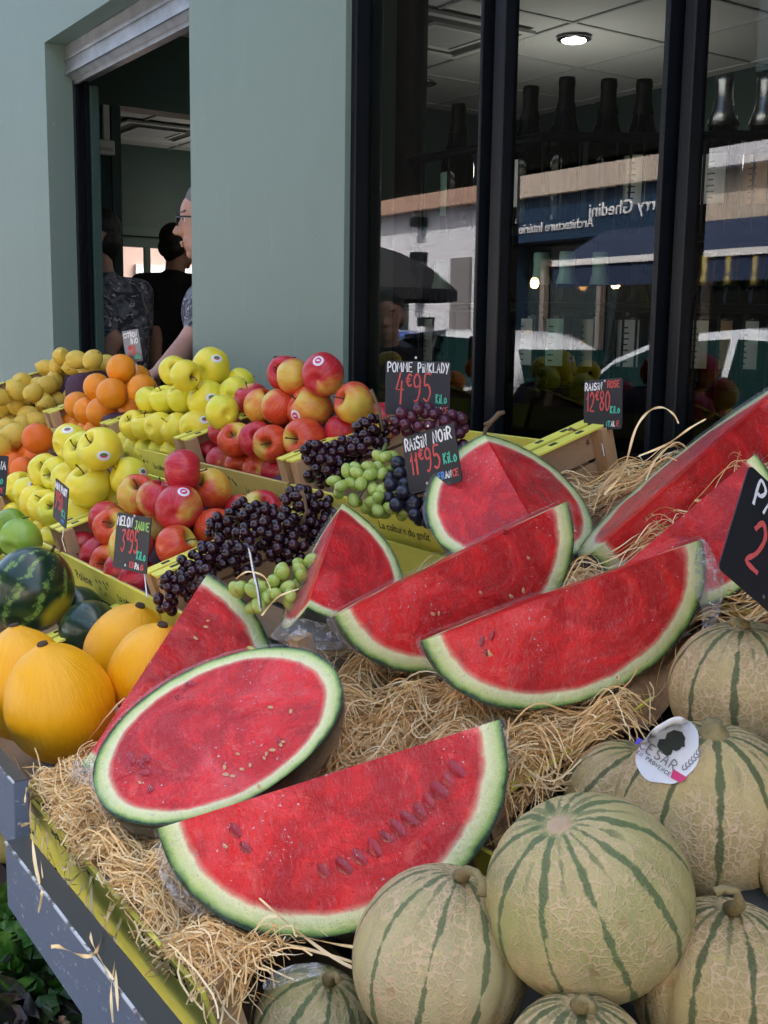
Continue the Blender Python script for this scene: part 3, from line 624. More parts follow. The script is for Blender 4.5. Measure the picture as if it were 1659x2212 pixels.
# pink house behind the shop, in sun, seen through the back window
ph = empty('pink_house', 'sunlit pink house seen through the back window', 'building')
MB().box(-17, -14, 1, 12, 0, 3.2).build('wall', M['pink_render'], ph)
b = MB(); b.prism([(-17.3, 3.2), (-13.7, 3.2), (-15.5, 4.2)], 1, 12, Matrix(((1, 0, 0, 0), (0, 0, 1, 0), (0, 1, 0, 0), (0, 0, 0, 1)))); b.build('roof', M['terracotta'], ph)
for yy in (3.5, 5.6, 7.6): MB().box(-13.998, -13.95, yy, yy + .8, 1.0, 2.2).build('window', M['white_trim'], ph)
# ------------------------------------------------------------ cars
def car(x, y, paint, label, L=4.3, W_=1.75, H=1.46):
    e = empty('parked_car', label, 'car', 'cars parked along the street', loc=(x, y, 0))
    body = [(-.5, .25), (-.5, .50), (-.485, .62), (-.40, .72), (-.26, .80), (.42, .82), (.49, .74), (.5, .5), (.5, .25)]
    def hull(prof, name, m, w0, inset, zc):
        vs = []; n = len(prof); ts = (-1, -.86, -.5, 0, .5, .86, 1)
        for t_ in ts:
            for u, z in prof:
                k = abs(t_); zz = z * H / 1.46 * 1.0 - (.03 * k ** 3 if z > .6 else 0)
                uu = u * L * (1 - .035 * k ** 3)
                vs.append((uu, t_ * (w0 - inset * max(0, z - zc)), zz))
        m_ = len(ts); fs = [(i * n + j, i * n + (j + 1) % n, (i + 1) * n + (j + 1) % n, (i + 1) * n + j) for i in range(m_ - 1) for j in range(n)]
        fs += [tuple(range(n)), tuple((m_ - 1) * n + j for j in range(n - 1, -1, -1))]
        b = MB(); b.add(vs, fs); return b.build(name, m, e, smooth=True)
    hull(body, 'body', M[paint], W_ / 2, 0, 0)
    hull([(-.27, .79), (-.13, 1.24), (-.03, 1.40), (.12, 1.45), (.30, 1.42), (.40, 1.25), (.475, .80)], 'roof', M[paint], W_ / 2 - .02, .34, .8)
    for s in (-1, 1):
        def P(u, z, o=.004): return (u * L, s * (W_ / 2 - .02 - .34 * (z - .8) + o), z - .01)
        g = [(-.215, .84), (-.125, 1.18), (-.03, 1.33), (.10, 1.37), (.10, .84)]; g2 = [(.115, .84), (.115, 1.37), (.28, 1.34), (.36, 1.2), (.40, .86)]
        for gg in (g, g2):
            link('side_window', mesh('side_window', [P(u, z) for u, z in gg] + [P(u, z, .010) for u, z in gg], [tuple(range(5)), tuple(range(9, 4, -1))] + [(i, (i + 1) % 5, 5 + (i + 1) % 5, 5 + i) for i in range(5)], M['car_glass']), e)
        for u in (-.31, .31):
            wl = MB().lathe([(.001, -.1), (.2, -.1), (.31, -.09), (.325, -.06), (.325, .06), (.31, .09), (.2, .1), (.001, .1)], 24, Matrix.Translation((u * L, s * (W_ / 2 - .08), .325)) @ Matrix.Rotation(pi / 2, 4, 'X')).build('wheel', M['rubber'], e, smooth=True)
            MB().lathe([(.001, -.012), (.17, -.006), (.2, .0), (.001, .012)], 16, Matrix.Translation((u * L, s * (W_ / 2 + .026), .325)) @ Matrix.Rotation(pi / 2, 4, 'X')).build('rim', M['galv'], wl)
        MB().box(-.497 * L, -.47 * L, s * .62 - .16, s * .62 + .16, .56, .68).build('headlight', M['white_plastic'], e, bevel=.02)
        MB().box(-.19 * L, -.17 * L, s * (W_ / 2 + .02) - .08, s * (W_ / 2 + .02) + .08, .88, 1.0).build('mirror', M[paint], e, bevel=.02)
    def WZ(u, z, t_): return (u * L, t_ * (W_ / 2 - .06 - .34 * (z - .8)), z)
    for (a, b_), nm in ((((-.262, .84), (-.145, 1.235)), 'windscreen'), (((.468, .86), (.41, 1.22)), 'rear_window')):
        o = -.012 if a[0] < 0 else .012
        link(nm, mesh(nm, [WZ(a[0] + o / 2, a[1] + .012, -.9), WZ(a[0] + o / 2, a[1] + .012, .9), WZ(b_[0] + o / 2, b_[1] + .012, .9), WZ(b_[0] + o / 2, b_[1] + .012, -.9)], [(0, 1, 2, 3)], M['car_glass']), e)
    return e
car(mir(1560, 706, -3.7).x + .2, -3.7, 'car_white', 'large white car parked nearest the shop, mirrored in the right panes')
car(mir(960, 740, -5.2).x, -5.4, 'car_white', 'pale car parked farther along the street, mirrored in the first pane')
car(mir(880, 690, -6.4).x - 1.5, -6.5, 'car_blue', 'bright blue car parked across the street behind the pale car')
um = empty('parasol', 'black parasol standing open by the parked cars', 'parasol', loc=(mir(800, 600, -4.3).x, -4.3, 0))
b = MB(); n = 8; 
rr = [(.03, 2.36), (.35, 2.27), (.7, 2.10), (1.0, 1.86), (1.0, 1.74)]
vs = [(r * cos(2 * pi * k / n), r * sin(2 * pi * k / n), z) for r, z in rr for k in range(n)]
b.add(vs, [(i * n + k, i * n + (k + 1) % n, (i + 1) * n + (k + 1) % n, (i + 1) * n + k) for i in range(4) for k in range(n)]); b.build('canopy', M['black_cloth'], um)
MB().tube([(0, 0, 0), (0, 0, 2.38)], .02, 8).build('pole', M['black_paint'], um)
MB().lathe([(.25, 0), (.25, .05), (.05, .09), (.03, .2)], 16).build('base', M['black_paint'], um)
# ------------------------------------------------------------ crates and stall
TAU = radians(17)
VN = Vector((0, -sin(TAU), cos(TAU))); VS = Vector((0, cos(TAU), sin(TAU)))
TIER = {1: (.87, 1.153), 2: (.585, 1.025), 3: (.335, .862)}
CD, CHH = .285, .098
def crate_matrix(X0, tier, dy=0, dz=0):
    Y, Z = TIER[tier]; o = Vector((X0, Y + dy, Z + dz)) - VN * CHH
    return Matrix.Translation(o) @ Matrix.Rotation(TAU, 4, 'X')
def crate(X0, tier, L, label, text=True, dy=0, dz=0, D=CD, deep='crate_yellow', end_text=False, hb=.058, ends=(0, 1), flip=False):
    Mx = crate_matrix(X0, tier, dy, dz); e = empty('fruit_crate', label, 'crate', 'wooden fruit crates with yellow printed boards', mat=Mx)
    t = .004
    fb = MB().box(.001, L - .001, -.003, .001, .004, hb).build('front_board', M[deep], e)
    MB().box(.001, L - .001, .0012, .004, .003, hb - .001).build('front_board', M['wood_slat'], e)
    MB().box(.001, L - .001, D - .002, D + .002, .004, hb).build('back_board', M[deep], e)
    for x in [(0, L - .006)[q_] for q_ in ends]:
        b = MB(); b.box(x + .001, x + .005, .014, D - .014, .004, .046); b.build('end_slat', M['wood_slat'], e)
        b = MB(); b.box(x + .001, x + .005, .014, D - .014, .052, CHH - .004); b.build('end_slat', M['wood_slat'], e)
        xx = (x - .0005 if x == 0 else x - .0145)
        cp = MB().box(xx, xx + .021, .002, D - .002, CHH - .003, CHH).build('top_cap', M['crate_yellow'], e)
        b = MB()
        for k in range(5):
            y0 = .03 + k * .05 + rng.uniform(-.005, .005); b.box(xx + .006, xx + .013, y0, y0 + .012, CHH + .0002, CHH + .0008)
        b.build('printed_mark', M['ink'], cp)
    for x in (.0055, L - .0275):
        for y in (.0045, D - .0245):
            MB().box(x, x + .022, y, y + .02, .003, CHH - .0035).build('corner_post', M['wood_post'], e)
    b = MB()
    for k in range(4): b.box(.001, L - .001, .01 + k * .069, .01 + k * .069 + .058, 0, .003)
    b.build('base_slats', M['wood_slat'], e)
    A = Matrix(((1, 0, 0, 0), (0, 0, -1, -.0032), (0, 1, 0, 0), (0, 0, 0, 1)))
    if flip:
        text_mesh('printed_text', 'Polène', M['ink'], .030, Matrix.Translation((L * .92, 0, .088)) @ A @ Matrix.Rotation(pi, 4, 'Z'), fb, .0002, 1.15)
        text_mesh('printed_text', 'La culture du goût', M['ink'], .0165, Matrix.Translation((L * .42, 0, .085)) @ A @ Matrix.Rotation(pi, 4, 'Z'), fb, .0002)
    elif text:
        text_mesh('printed_text', 'La culture du goût', M['ink'], .0165, Matrix.Translation((L * .60, 0, .022)) @ A, fb, .0002)
        text_mesh('printed_text', 'Polène', M['ink'], .024, Matrix.Translation((L * .14, 0, .022)) @ A, fb, .0002, 1.1)
        b = MB(); r2 = random.Random(int(X0 * 100))
        for k in range(7):
            cx = L * (.40 + .02 * k) + r2.uniform(-.004, .004); cz = .03 + r2.uniform(-.012, .014)
            b.prism([(cx + .0035 * cos(a + .6) * (1 if i % 2 else .6), cz + .0035 * sin(a)) for i, a in enumerate(np.linspace(0, 2 * pi, 6, endpoint=False))], 0, .0003, A)
        b.build('printed_mark', M['ink'], fb)
    return e, Mx
def at_y(l, i): return l[i]
C1 = {}
for key, X0, tier, L, lb, kw in [
    ('lemL', -3.58, 1, .39, 'crate of lemons at the far left of the upper row', {}),
    ('lem', -3.17, 1, .39, 'crate heaped with dull yellow lemons against the green wall', {}),
    ('or', -2.765, 1, .385, 'upper crate of large oranges with its bare wooden end showing', dict(deep='crate_yellow_deep')),
    ('yel', -2.372, 1, .385, 'upper crate of yellow apples in front of the doorway pillar', {}),
    ('pl', -1.972, 1, .395, 'upper crate of red apples below the pillar', dict(deep='crate_yellow_deep')),
    ('gr', -1.567, 1, .405, 'upper crate holding black and green grape bunches', {}),
    ('st1', -1.152, 1, .385, 'upper crate lined with straw under the tall watermelon wedge', dict(ends=(0,), hb=.018, text=False)),
    ('lemL2', -3.05, 2, .38, 'lower crate of lemons at the left edge', {}),
    ('cl', -2.655, 2, .39, 'lower crate of bright clementines behind the yellow apples', {}),
    ('yel2', -2.25, 2, .40, 'lower crate of yellow apples stacked above the green apples', {}),
    ('pl2', -1.838, 2, .40, 'lower crate of red apples just above the yellow melons', {}),
    ('gr2', -1.43, 2, .40, 'lower crate of dark red grapes half hidden by watermelon slices', dict(ends=(0,))),
    ('grn', -2.42, 3, .40, 'small crate of green apples at the left edge', {}),
    ('wm', -2.0, 3, .41, 'crate with whole dark green watermelons at the left edge', {}),
    ('can', -1.58, 3, .42, 'crate of bright yellow melons beside the straw', {}),
    ('st3', -1.153, 3, .425, 'front crate overflowing with straw, writing on its yellow board', dict(hb=.094, flip=True, ends=(0,))),
    ('mel3', -.72, 3, .40, 'front crate under the striped melons', dict(dz=-.085)),
    ('mel2', -.735, 2, .40, 'crate behind the striped melons with a bare wooden corner', dict(dz=-.075))]:
    C1[key] = crate(X0, tier, L, lb, **kw)
C1['st1b'] = crate(-.752, 1, .40, 'raised crate corner beside the large black price sign', dy=.045, dz=-.03)
# the stall itself
st = empty('market_stall', 'worn blue grey wooden stall frame carrying the fruit crates', 'stall')
b = MB(); S0 = Matrix
for tier in (1, 2, 3):
    Mx = crate_matrix(-4.4, tier)
    b = MB(); b.box(0, 5.0, .02, CD - .01, -.022, -.0015, Mx); b.build('shelf', M['stall_dark'], st)
for x in (-4.2, -2.9, -1.62, -.30, .5):
    MB().box(x, x + .05, 1.10, 1.15, .12, 1.10).build('leg', M['stall_paint'], st)
    MB().box(x, x + .05, .60, .65, .12, .86).build('leg', M['stall_paint'], st)
for x in (-2.9, -1.62, onY(188, 2180, .33).x, -.30): MB().box(x, x + .055, .325, .37, .12, .735).build('leg', M['stall_paint'], st)
# front fascia: two overlapping boards and the dark trough behind them
def fascia(xa, xb, y, zt, h, k=1.0):
    MB().box(xa, xb, y - .011, y + .011 * (2 * k - 1), zt - h, zt).build('fascia_board', M['stall_paint'], st, bevel=.001)
    MB().box(xa - .0003, xb, y - .0114, y - .0094, zt - .0016, zt + .0004).build('worn_edge', M['stall_edge'], st)
    MB().box(xa, xb, y - .0093, y + .0108 * (2 * k - 1), zt + .0001, zt + .0006).build('board_top', M['stall_dark'], st)
fascia(-1.045, .45, .288, .868, .066); fascia(-3.3, -1.10, .3125, .903, .075, .70)
MB().box(-1.029, .45, .3005, .3295, .800, .806).build('trough', M['stall_dark'], st)
# ------------------------------------------------------------ salad crates on the low shelf in front
lowshelf = empty('low_stand', 'dark low wooden stand under the stall front', 'stand')
MB().box(-3.2, -.9, -.05, .28, .28, .30).build('top_board', M['stall_dark'], lowshelf)
for x in (-3.15, -2.0, -.95): MB().box(x, x + .04, -.04, .0, .12, .28).build('leg', M['stall_dark'], lowshelf)
def leafhead(c, R, m, label, n, seed, grp):
    r2 = random.Random(seed); e = empty('lettuce', label, 'lettuce', grp, loc=c)
    for i in range(n):
        k = i / n; ring = k ** .7; a = i * 2.4 + r2.uniform(-.3, .3); tilt = .25 + 1.1 * ring; s_ = R * (.75 + .5 * ring) * r2.uniform(.85, 1.1)
        nu, nv = 9, 8; vs = []
        ph1, ph2 = r2.uniform(0, 6), r2.uniform(0, 6)
        for iu in range(nu):
            for iv in range(nv):
                u = iu / (nu - 1) * 2 - 1; v = iv / (nv - 1)
                wd = .62 * sin(pi * min(1, .12 + v * .80)) ** .6
                x = u * wd * s_; ruf = (.10 * abs(u) ** 2 + .09 * v ** 3) * s_
                z = .25 * s_ * u * u * (1 - .3 * v) + ruf * sin(9 * u + ph1 + 4 * v) * 1.0 + ruf * .6 * cos(17 * v * (1 + .2 * u) + ph2)
                y = v * s_; cl = -.5 * v * v * s_ * ring
                p = Vector((x, y, z + cl)); p = Matrix.Rotation(pi / 2 - tilt, 3, 'X') @ p; p = Matrix.Rotation(a, 3, 'Z') @ p
                vs.append(p)
        fs = [(iu * nv + iv, (iu + 1) * nv + iv, (iu + 1) * nv + iv + 1, iu * nv + iv + 1) for iu in range(nu - 1) for iv in range(nv - 1)]
        link('leaf', mesh('leaf', vs, fs, M[m if r2.random() > .2 else ('leaf_mid')], True), e)
    return e
lettuce_spots = [(20, 1985, 1.52, 'leaf_green', 'bright green lettuce at the left edge below the stall board'), (75, 2010, 1.45, 'leaf_green', 'bright green lettuce touching the blue stall board'), (5, 2060, 1.38, 'leaf_green', 'bright green lettuce at the very edge, lower of the green ones'),
    (95, 2085, 1.40, 'leaf_mid', 'dull green lettuce between the purple and the bright green ones'), (45, 2130, 1.34, 'leaf_purple', 'dark purple lettuce beside the cardboard box'), (10, 2190, 1.26, 'leaf_purple', 'dark purple lettuce in the bottom left corner'), (120, 2060, 1.5, 'leaf_mid', 'dull green lettuce nearest the stall board'), (75, 2180, 1.34, 'leaf_purple', 'purple lettuce leaning on the torn cardboard box'), (160, 2130, 1.45, 'leaf_mid', 'dull green lettuce behind the cardboard box')]
for i, (px, py, d, m, lb) in enumerate(lettuce_spots):
    p = atd(px, py, d); leafhead(p - Vector((0, 0, .05)), .085, m, lb, 18, i, 'lettuces on the low stand')
p0 = atd(60, 2100, 1.40); zc = p0.z - .16
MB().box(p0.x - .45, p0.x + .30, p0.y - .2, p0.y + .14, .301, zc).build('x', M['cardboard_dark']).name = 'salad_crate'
sc_ = bpy.data.objects['salad_crate']; tag(sc_, 'dark crate holding the lettuces below the stall', 'crate')
cb = empty('cardboard_box', 'open dark cardboard box with a torn edge under the stall board', 'box')
p = atd(135, 2175, 1.32)
b = MB(); 
for (xa, xb, ya, yb) in ((-.05, .09, -.055, -.051), (-.05, .09, .058, .062), (-.05, -.046, -.0508, .0578), (.086, .09, -.0508, .0578)):
    b.box(xa, xb, ya, yb, -.25, .02 + (.012 if ya > 0 else 0))
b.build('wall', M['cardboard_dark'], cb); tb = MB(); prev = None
for k in range(14):
    x = -.045 + k * .0095; tb.box(x, x + .0095, -.060 - .004 * sin(k * 1.7), -.0552, .012 + .006 * sin(k * 2.3), .026 + .008 * sin(k * 1.3))
tb.build('torn_edge', M['cardboard'], cb); cb.location = p; cb.rotation_euler = (0, 0, radians(25)); cb.scale = (.62, .62, .62)
by = empty('banana_box', 'yellow edged tray half seen at the left edge under the stall', 'tray')
p = atd(8, 1835, 1.75)
MB().tube([p + Vector((-.2, -.10, .0)), p + Vector((-.06, -.03, -.008)), p + Vector((.02, .03, .0)), p + Vector((.05, .10, .03))], .024, 10).build('rim', M['crate_yellow_deep'], by, smooth=True)
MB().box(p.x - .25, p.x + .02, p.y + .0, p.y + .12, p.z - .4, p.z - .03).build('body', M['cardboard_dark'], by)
# ------------------------------------------------------------ round fruit
def revolve(prof, n, fx=None):
    vs = []; m = len(prof)
    vs.append(Vector((0, 0, prof[0][1])))
    for r, z in prof[1:-1]:
        for k in range(n):
            t = 2 * pi * k / n; v = Vector((r * cos(t), r * sin(t), z)); vs.append(fx(v, t) if fx else v)
    vs.append(Vector((0, 0, prof[-1][1]))); fs = []
    for k in range(n): fs.append((0, 1 + (k + 1) % n, 1 + k))
    for i in range(m - 3):
        for k in range(n): a = 1 + i * n; fs.append((a + k, a + (k + 1) % n, a + n + (k + 1) % n, a + n + k))
    l = len(vs) - 1; a = 1 + (m - 3) * n
    for k in range(n): fs.append((l, a + k, a + (k + 1) % n))
    return vs, fs
def apple_profile(R, tall=.95, sh=1.0):
    prof = []
    for i in range(27):
        t = pi * i / 26                      # 0 = bottom calyx, pi = stem end
        r = R * max(0, sin(t)) ** .88 * (1 + .05 * cos(t + .35 * sh) * -1)
        z = -R * tall * cos(t)
        z += R * .20 * math.exp(-(r / (R * .27)) ** 2) * (1 if t < pi / 2 else 0)
        z -= R * .60 * math.exp(-(r / (R * .27)) ** 2) * (1 if t > pi / 2 else 0)
        prof.append((r, z))
    return prof
APM = []
for k in range(5):
    r2 = random.Random(40 + k); ph = r2.uniform(0, 6); a1 = r2.uniform(.015, .035); a2 = r2.uniform(.01, .03); tl = r2.uniform(.86, 1.0)
    def fx(v, t): s_ = 1 + a2 * sin(2 * t + ph) + a1 * cos(5 * t + ph) * (.5 + v.z / .08); return Vector((v.x * s_, v.y * s_, v.z + .0015 * sin(t + ph) * abs(v.z) / .03))
    APM.append(revolve(apple_profile(.037, tl), 34, fx))
ap_cache = {}
def ap_mesh(k, mname):
    if (k, mname) not in ap_cache: ap_cache[(k, mname)] = mesh('apple', APM[k][0], APM[k][1], M[mname], True)
    return ap_cache[(k, mname)]
stem_me = MB(); stem_me.tube([(0, 0, .018), (.001, .0, .028), (.004, .001, .036), (.007, .002, .041)], [.0012, .0010, .0011, .0017], 7)
stem_mesh = mesh('stem', stem_me.v, stem_me.f, M['stem_brown'], True)
def frame_from(axis, spin):
    q = axis.to_track_quat('Z', 'Y').to_matrix().to_4x4(); return q @ Matrix.Rotation(spin, 4, 'Z')
def pixaxis(px, py, c, d, R, hole):
    """axis direction so the stem hollow shows at pixel 'hole' on the fruit"""
    if hole is None: return None
    k = d / F; dx = (hole[0] - px) * k / (R * .8); dy = (hole[1] - py) * k / (R * .8); rr = hypot(dx, dy)
    if rr > .95: dx, dy = dx * .95 / rr, dy * .95 / rr; rr = .95
    tc = (CAM - c).normalized(); u = (RIGHT - tc * RIGHT.dot(tc)).normalized(); v = tc.cross(u)
    return (u * dx - v * (-1 if v.dot(UP) < 0 else 1) * dy + tc * math.sqrt(max(.02, 1 - rr * rr))).normalized()
def sticker_on(o, R, wd, kind, parent_scale=1):
    """small printed sticker hugging the fruit: wd = world direction from the fruit centre"""
    bvh = BVHTree.FromPolygons([v.co[:] for v in o.data.vertices], [p.vertices[:] for p in o.data.polygons])
    dl = (o.matrix_world.to_3x3().inverted() @ wd).normalized()
    upl = (o.matrix_world.to_3x3().inverted() @ Vector((0, 0, 1))).normalized(); ul = upl.cross(dl).normalized(); vl = dl.cross(ul)
    def disc(rad, sx, lift, m, nm, par, oy=0):
        vs = []; rings = 4; n = 20
        for i in range(rings + 1):
            for k in range(n if i else 1):
                t = 2 * pi * k / n; rr = rad * i / rings
                org = (dl * .2) + ul * (rr * cos(t) * sx) + vl * (rr * sin(t) + oy)
                h = bvh.ray_cast(org, -dl)
                p = h[0] if h[0] else org - dl * .17
                vs.append(p + dl * lift)
        fs = [(0, 1 + k, 1 + (k + 1) % n) for k in range(n)] + [(1 + (i - 1) * n + k, 1 + i * n + k, 1 + i * n + (k + 1) % n, 1 + (i - 1) * n + (k + 1) % n) for i in range(1, rings) for k in range(n)]
        return link(nm, mesh(nm, vs, fs, M[m], True), par)
    s_ = disc(.0085 if kind == 'y' else .0095, 1.3 if kind == 'y' else 1.0, .0004, 'sticker_white', 'sticker', o)
    if kind == 'y': disc(.0042, 1.5, .0007, 'sticker_green', 'sticker_print', s_, .001); disc(.0016, 3.4, .0009, 'sticker_pink', 'sticker_print', s_, -.001)
    else: disc(.0058, 1.0, .0007, 'sticker_pink', 'sticker_print', s_); disc(.0016, 2.2, .0009, 'sticker_white', 'sticker_print', s_)
FR = []      # every placed round fruit: (object, centre, radius)
ORD = ['', 'second ', 'third ', 'fourth ', 'fifth ', 'sixth ', 'seventh ', 'eighth ', 'ninth ', 'tenth ']
def place_row(kind, crate_name, tier, rows, zf, rmin, rmax, mats, group, cat, rownames):
    """rows: list of (height over the crate rim, [(x, y, r, hole, sticker)])"""
    Y, Z = TIER[tier]; items = []
    for ri, (h, lst) in enumerate(rows):
        p0 = Vector((0, Y, Z)) + VN * h
        lst = sorted(lst, key=lambda t_: t_[0])
        for j, it in enumerate(lst):
            x, y, r = it[:3]; px, py = zf(x, y); c, d = onp(px, py, p0, VN)
            R = min(rmax, max(rmin, r * .36 * d / F * .98)); 
            nm = rownames[ri]; n = len(lst)
            pos = 'leftmost' if j == 0 else ('rightmost' if j == n - 1 else ORD[j].strip() + ' from the left')
            if n == 1: pos = 'alone'
            items.append(dict(px=px, py=py, c=c, d=d, R=R, hole=zf(*it[3]) if len(it) > 3 and it[3] else None, st=zf(*it[4]) if len(it) > 4 and it[4] else None, m=it[5] if len(it) > 5 and it[5] else mats[(ri * 3 + j * 2) % len(mats)], lab=(nm, pos)))
    # let overlapping neighbours ease apart along the line of sight
    for _ in range(60):
        for i in range(len(items)):
            for j in range(i):
                a, b_ = items[i], items[j]; dv = a['c'] - b_['c']; dist = dv.length; need = (a['R'] + b_['R']) * (.93 if kind == 'apple' else .96)
                if dist < need and dist > 1e-6:
                    ra = (a['c'] - CAM).normalized(); rb = (b_['c'] - CAM).normalized(); sgn = 1 if a['d'] > b_['d'] else -1; k = (need - dist) * .35
                    a['c'] = a['c'] + ra * k * .5 * sgn + dv / dist * k * .22; b_['c'] = b_['c'] - rb * k * .5 * sgn - dv / dist * k * .22
    for it in items:
        ax = pixaxis(it['px'], it['py'], it['c'], it['d'], it['R'], it['hole'])
        if ax is None:
            ax = Vector((rng.uniform(-.8, .8), rng.uniform(.0, 1), rng.uniform(-.3, 1))).normalized() if not it['st'] else Vector((rng.uniform(-1, 0), .7, .3)).normalized()
        FR.append((it, kind)); nm, pos = it['lab']
        extra = {'y': ', small oval sticker', 'p': ', round pink sticker'}.get(('y' if 'golden' in it['m'] else 'p'), '') if it['st'] else ''
        word = {'apple_red': 'crimson apple', 'apple_orange': 'orange red apple', 'apple_golden': 'pale apple', 'apple_golden_deep': 'yellow apple', 'apple_green': 'green apple', 'orange_peel': 'large orange', 'clementine_peel': 'bright clementine', 'lemon_peel': 'dull yellow lemon'}[it['m']]
        label = f"{word}{extra}, {nm} of {crate_name}, {pos} there" if pos != 'alone' else f"{word}{extra}, {nm} of {crate_name}"
        label = label.replace(' there', '').replace('large orange, ', 'orange, ')
        label = label if len(label.split()) <= 16 else label.replace(', small oval sticker', ' with sticker').replace(', round pink sticker', ' with sticker').replace(' row', '').replace('red streaked ', '').replace('flushed ', '')
        if kind == 'apple':
            k = rng.randrange(5); o = link({'apple_green': 'green_apple'}.get(it['m'], 'apple'), ap_mesh(k, it['m'])); sc = it['R'] / .037
            o.matrix_world = Matrix.Translation(it['c']) @ frame_from(ax, rng.uniform(0, 6.28)) @ Matrix.Scale(sc, 4)
            link('stem', stem_mesh, o)
        elif kind == 'orange':
            o = link('orange' if it['m'] == 'orange_peel' else 'clementine', or_mesh[it['m']]); o.matrix_world = Matrix.Translation(it['c']) @ frame_from(ax, rng.uniform(0, 6.28)) @ Matrix.Scale(it['R'] / .04, 4)
            link('stem_scar', scar_mesh, o)
        else:
            o = link('lemon', lemon_mesh[rng.randrange(3)]); ax2 = (Vector((rng.uniform(-1, 1), rng.uniform(-1, .6), rng.uniform(-.5, .5)))).normalized() if it['hole'] is None else ax
            o.matrix_world = Matrix.Translation(it['c']) @ frame_from(ax2, rng.uniform(0, 6.28)) @ Matrix.Scale(it['R'] / .028, 4)
        tag(o, label, cat, group)
        if it['st']:
            k = it['d'] / F; tc = (CAM - it['c']).normalized(); dx = (it['st'][0] - it['px']) * k / it['R']; dy = (it['st'][1] - it['py']) * k / it['R']
            rr = hypot(dx, dy); 
            if rr > .85: dx, dy, rr = dx * .85 / rr, dy * .85 / rr, .85
            wd = (RIGHT * dx - UP * dy + tc * math.sqrt(1 - rr * rr)).normalized()
            bpy.context.view_layer.update(); sticker_on(o, it['R'], wd, 'y' if 'golden' in it['m'] else 'p')
    return items
orp = [(.04 * sin(pi * i / 20), -.0385 * cos(pi * i / 20)) for i in range(21)]
vs, fs = revolve(orp, 30, lambda v, t: v * (1 + .012 * sin(3 * t + v.z * 60)))
or_mesh = {k: mesh('orange', vs, fs, M[k], True) for k in ('orange_peel', 'clementine_peel')}
b = MB(); b.lathe([(.001, .0375), (.0028, .0376), (.0034, .0388), (.0018, .0398), (.0004, .0392)], 8); scar_mesh = mesh('stem_scar', b.v, b.f, M['twig_green'], True)
lemon_mesh = []
for k in range(3):
    r2 = random.Random(k); prof = []
    for i in range(25):
        t = pi * i / 24; r = .0265 * max(0, sin(t)) ** .92; z = -.0315 * cos(t)
        z += .0075 * math.exp(-(r / .0065) ** 2) * (1 if t > pi / 2 else -.6); prof.append((max(r, 0), z))
    ph = r2.uniform(0, 6); vs, fs = revolve(prof, 24, lambda v, t: Vector((v.x * (1 + .03 * sin(2 * t + ph)), v.y * (1 + .03 * cos(3 * t + ph)), v.z + .001 * sin(t + ph))))
    lemon_mesh.append(mesh('lemon', vs, fs, M['lemon_peel'], True))
G_RED, G_YEL = 'red apples piled in crates', 'yellow apples piled in crates'
R4 = ['front row', 'second row up', 'third row up', 'top']
PLm = ['apple_red', 'apple_orange', 'apple_red', 'apple_orange', 'apple_red']
O_, Rd = 'apple_orange', 'apple_red'
allitems = {}
allitems['pl'] = place_row('apple', 'upper red apple crate', 1, [
    (-.052, [(145, 710, 95, (105, 722), None, Rd), (230, 750, 80, None, None, Rd), (340, 770, 85, None, None, O_), (455, 790, 85, None, None, O_), (560, 805, 80, None, None, Rd)]),
    (-.002, [(250, 555, 108, (205, 480), None, Rd), (315, 620, 102, (288, 575), None, O_), (440, 622, 108, (438, 590), None, Rd), (545, 640, 95, (512, 642), None, O_), (712, 605, 132, (640, 600), None, O_), (945, 565, 115, None, None, Rd), (1185, 500, 75, None, None, Rd)]),
    (.044, [(405, 365, 106, (375, 290), None, Rd), (465, 412, 103, (510, 350), None, O_), (572, 418, 108, None, None, O_), (748, 402, 142, (640, 340), (662, 443), O_), (1018, 395, 128, (935, 362), None, O_)]),
    (.088, [(608, 218, 105, (570, 188), None, Rd), (662, 250, 88, None, None, O_), (825, 235, 132, None, (800, 155), Rd)])], z4, .032, .0405, PLm, G_RED, 'apple', R4)
allitems['pl2'] = place_row('apple', 'lower red apple crate', 2, [
    (-.050, [(500, 1272, 90, (490, 1292), None, Rd), (590, 1315, 85, None, None, Rd), (662, 1352, 88, (622, 1350), None, O_), (740, 1402, 80, None, None, Rd), (832, 1450, 82, None, None, Rd)]),
    (-.002, [(640, 1095, 108, None, None, Rd), (682, 1150, 112, (650, 1115), None, O_), (785, 1262, 90, None, None, O_), (960, 1145, 90, None, None, Rd), (1062, 1245, 138, None, None, O_), (1290, 1150, 118, None, None, O_), (1440, 1045, 92, None, None, Rd), (1560, 1042, 95, (1572, 990), None, Rd)]),
    (.042, [(828, 945, 118, (825, 880), None, O_), (945, 980, 112, (970, 870), None, Rd), (1075, 1012, 142, None, (1105, 912), Rd), (1248, 912, 136, (1182, 865), None, O_)]),
    (.075, [(1115, 830, 80, None, None, Rd)])], z3, .032, .0415, PLm, G_RED, 'apple', R4)
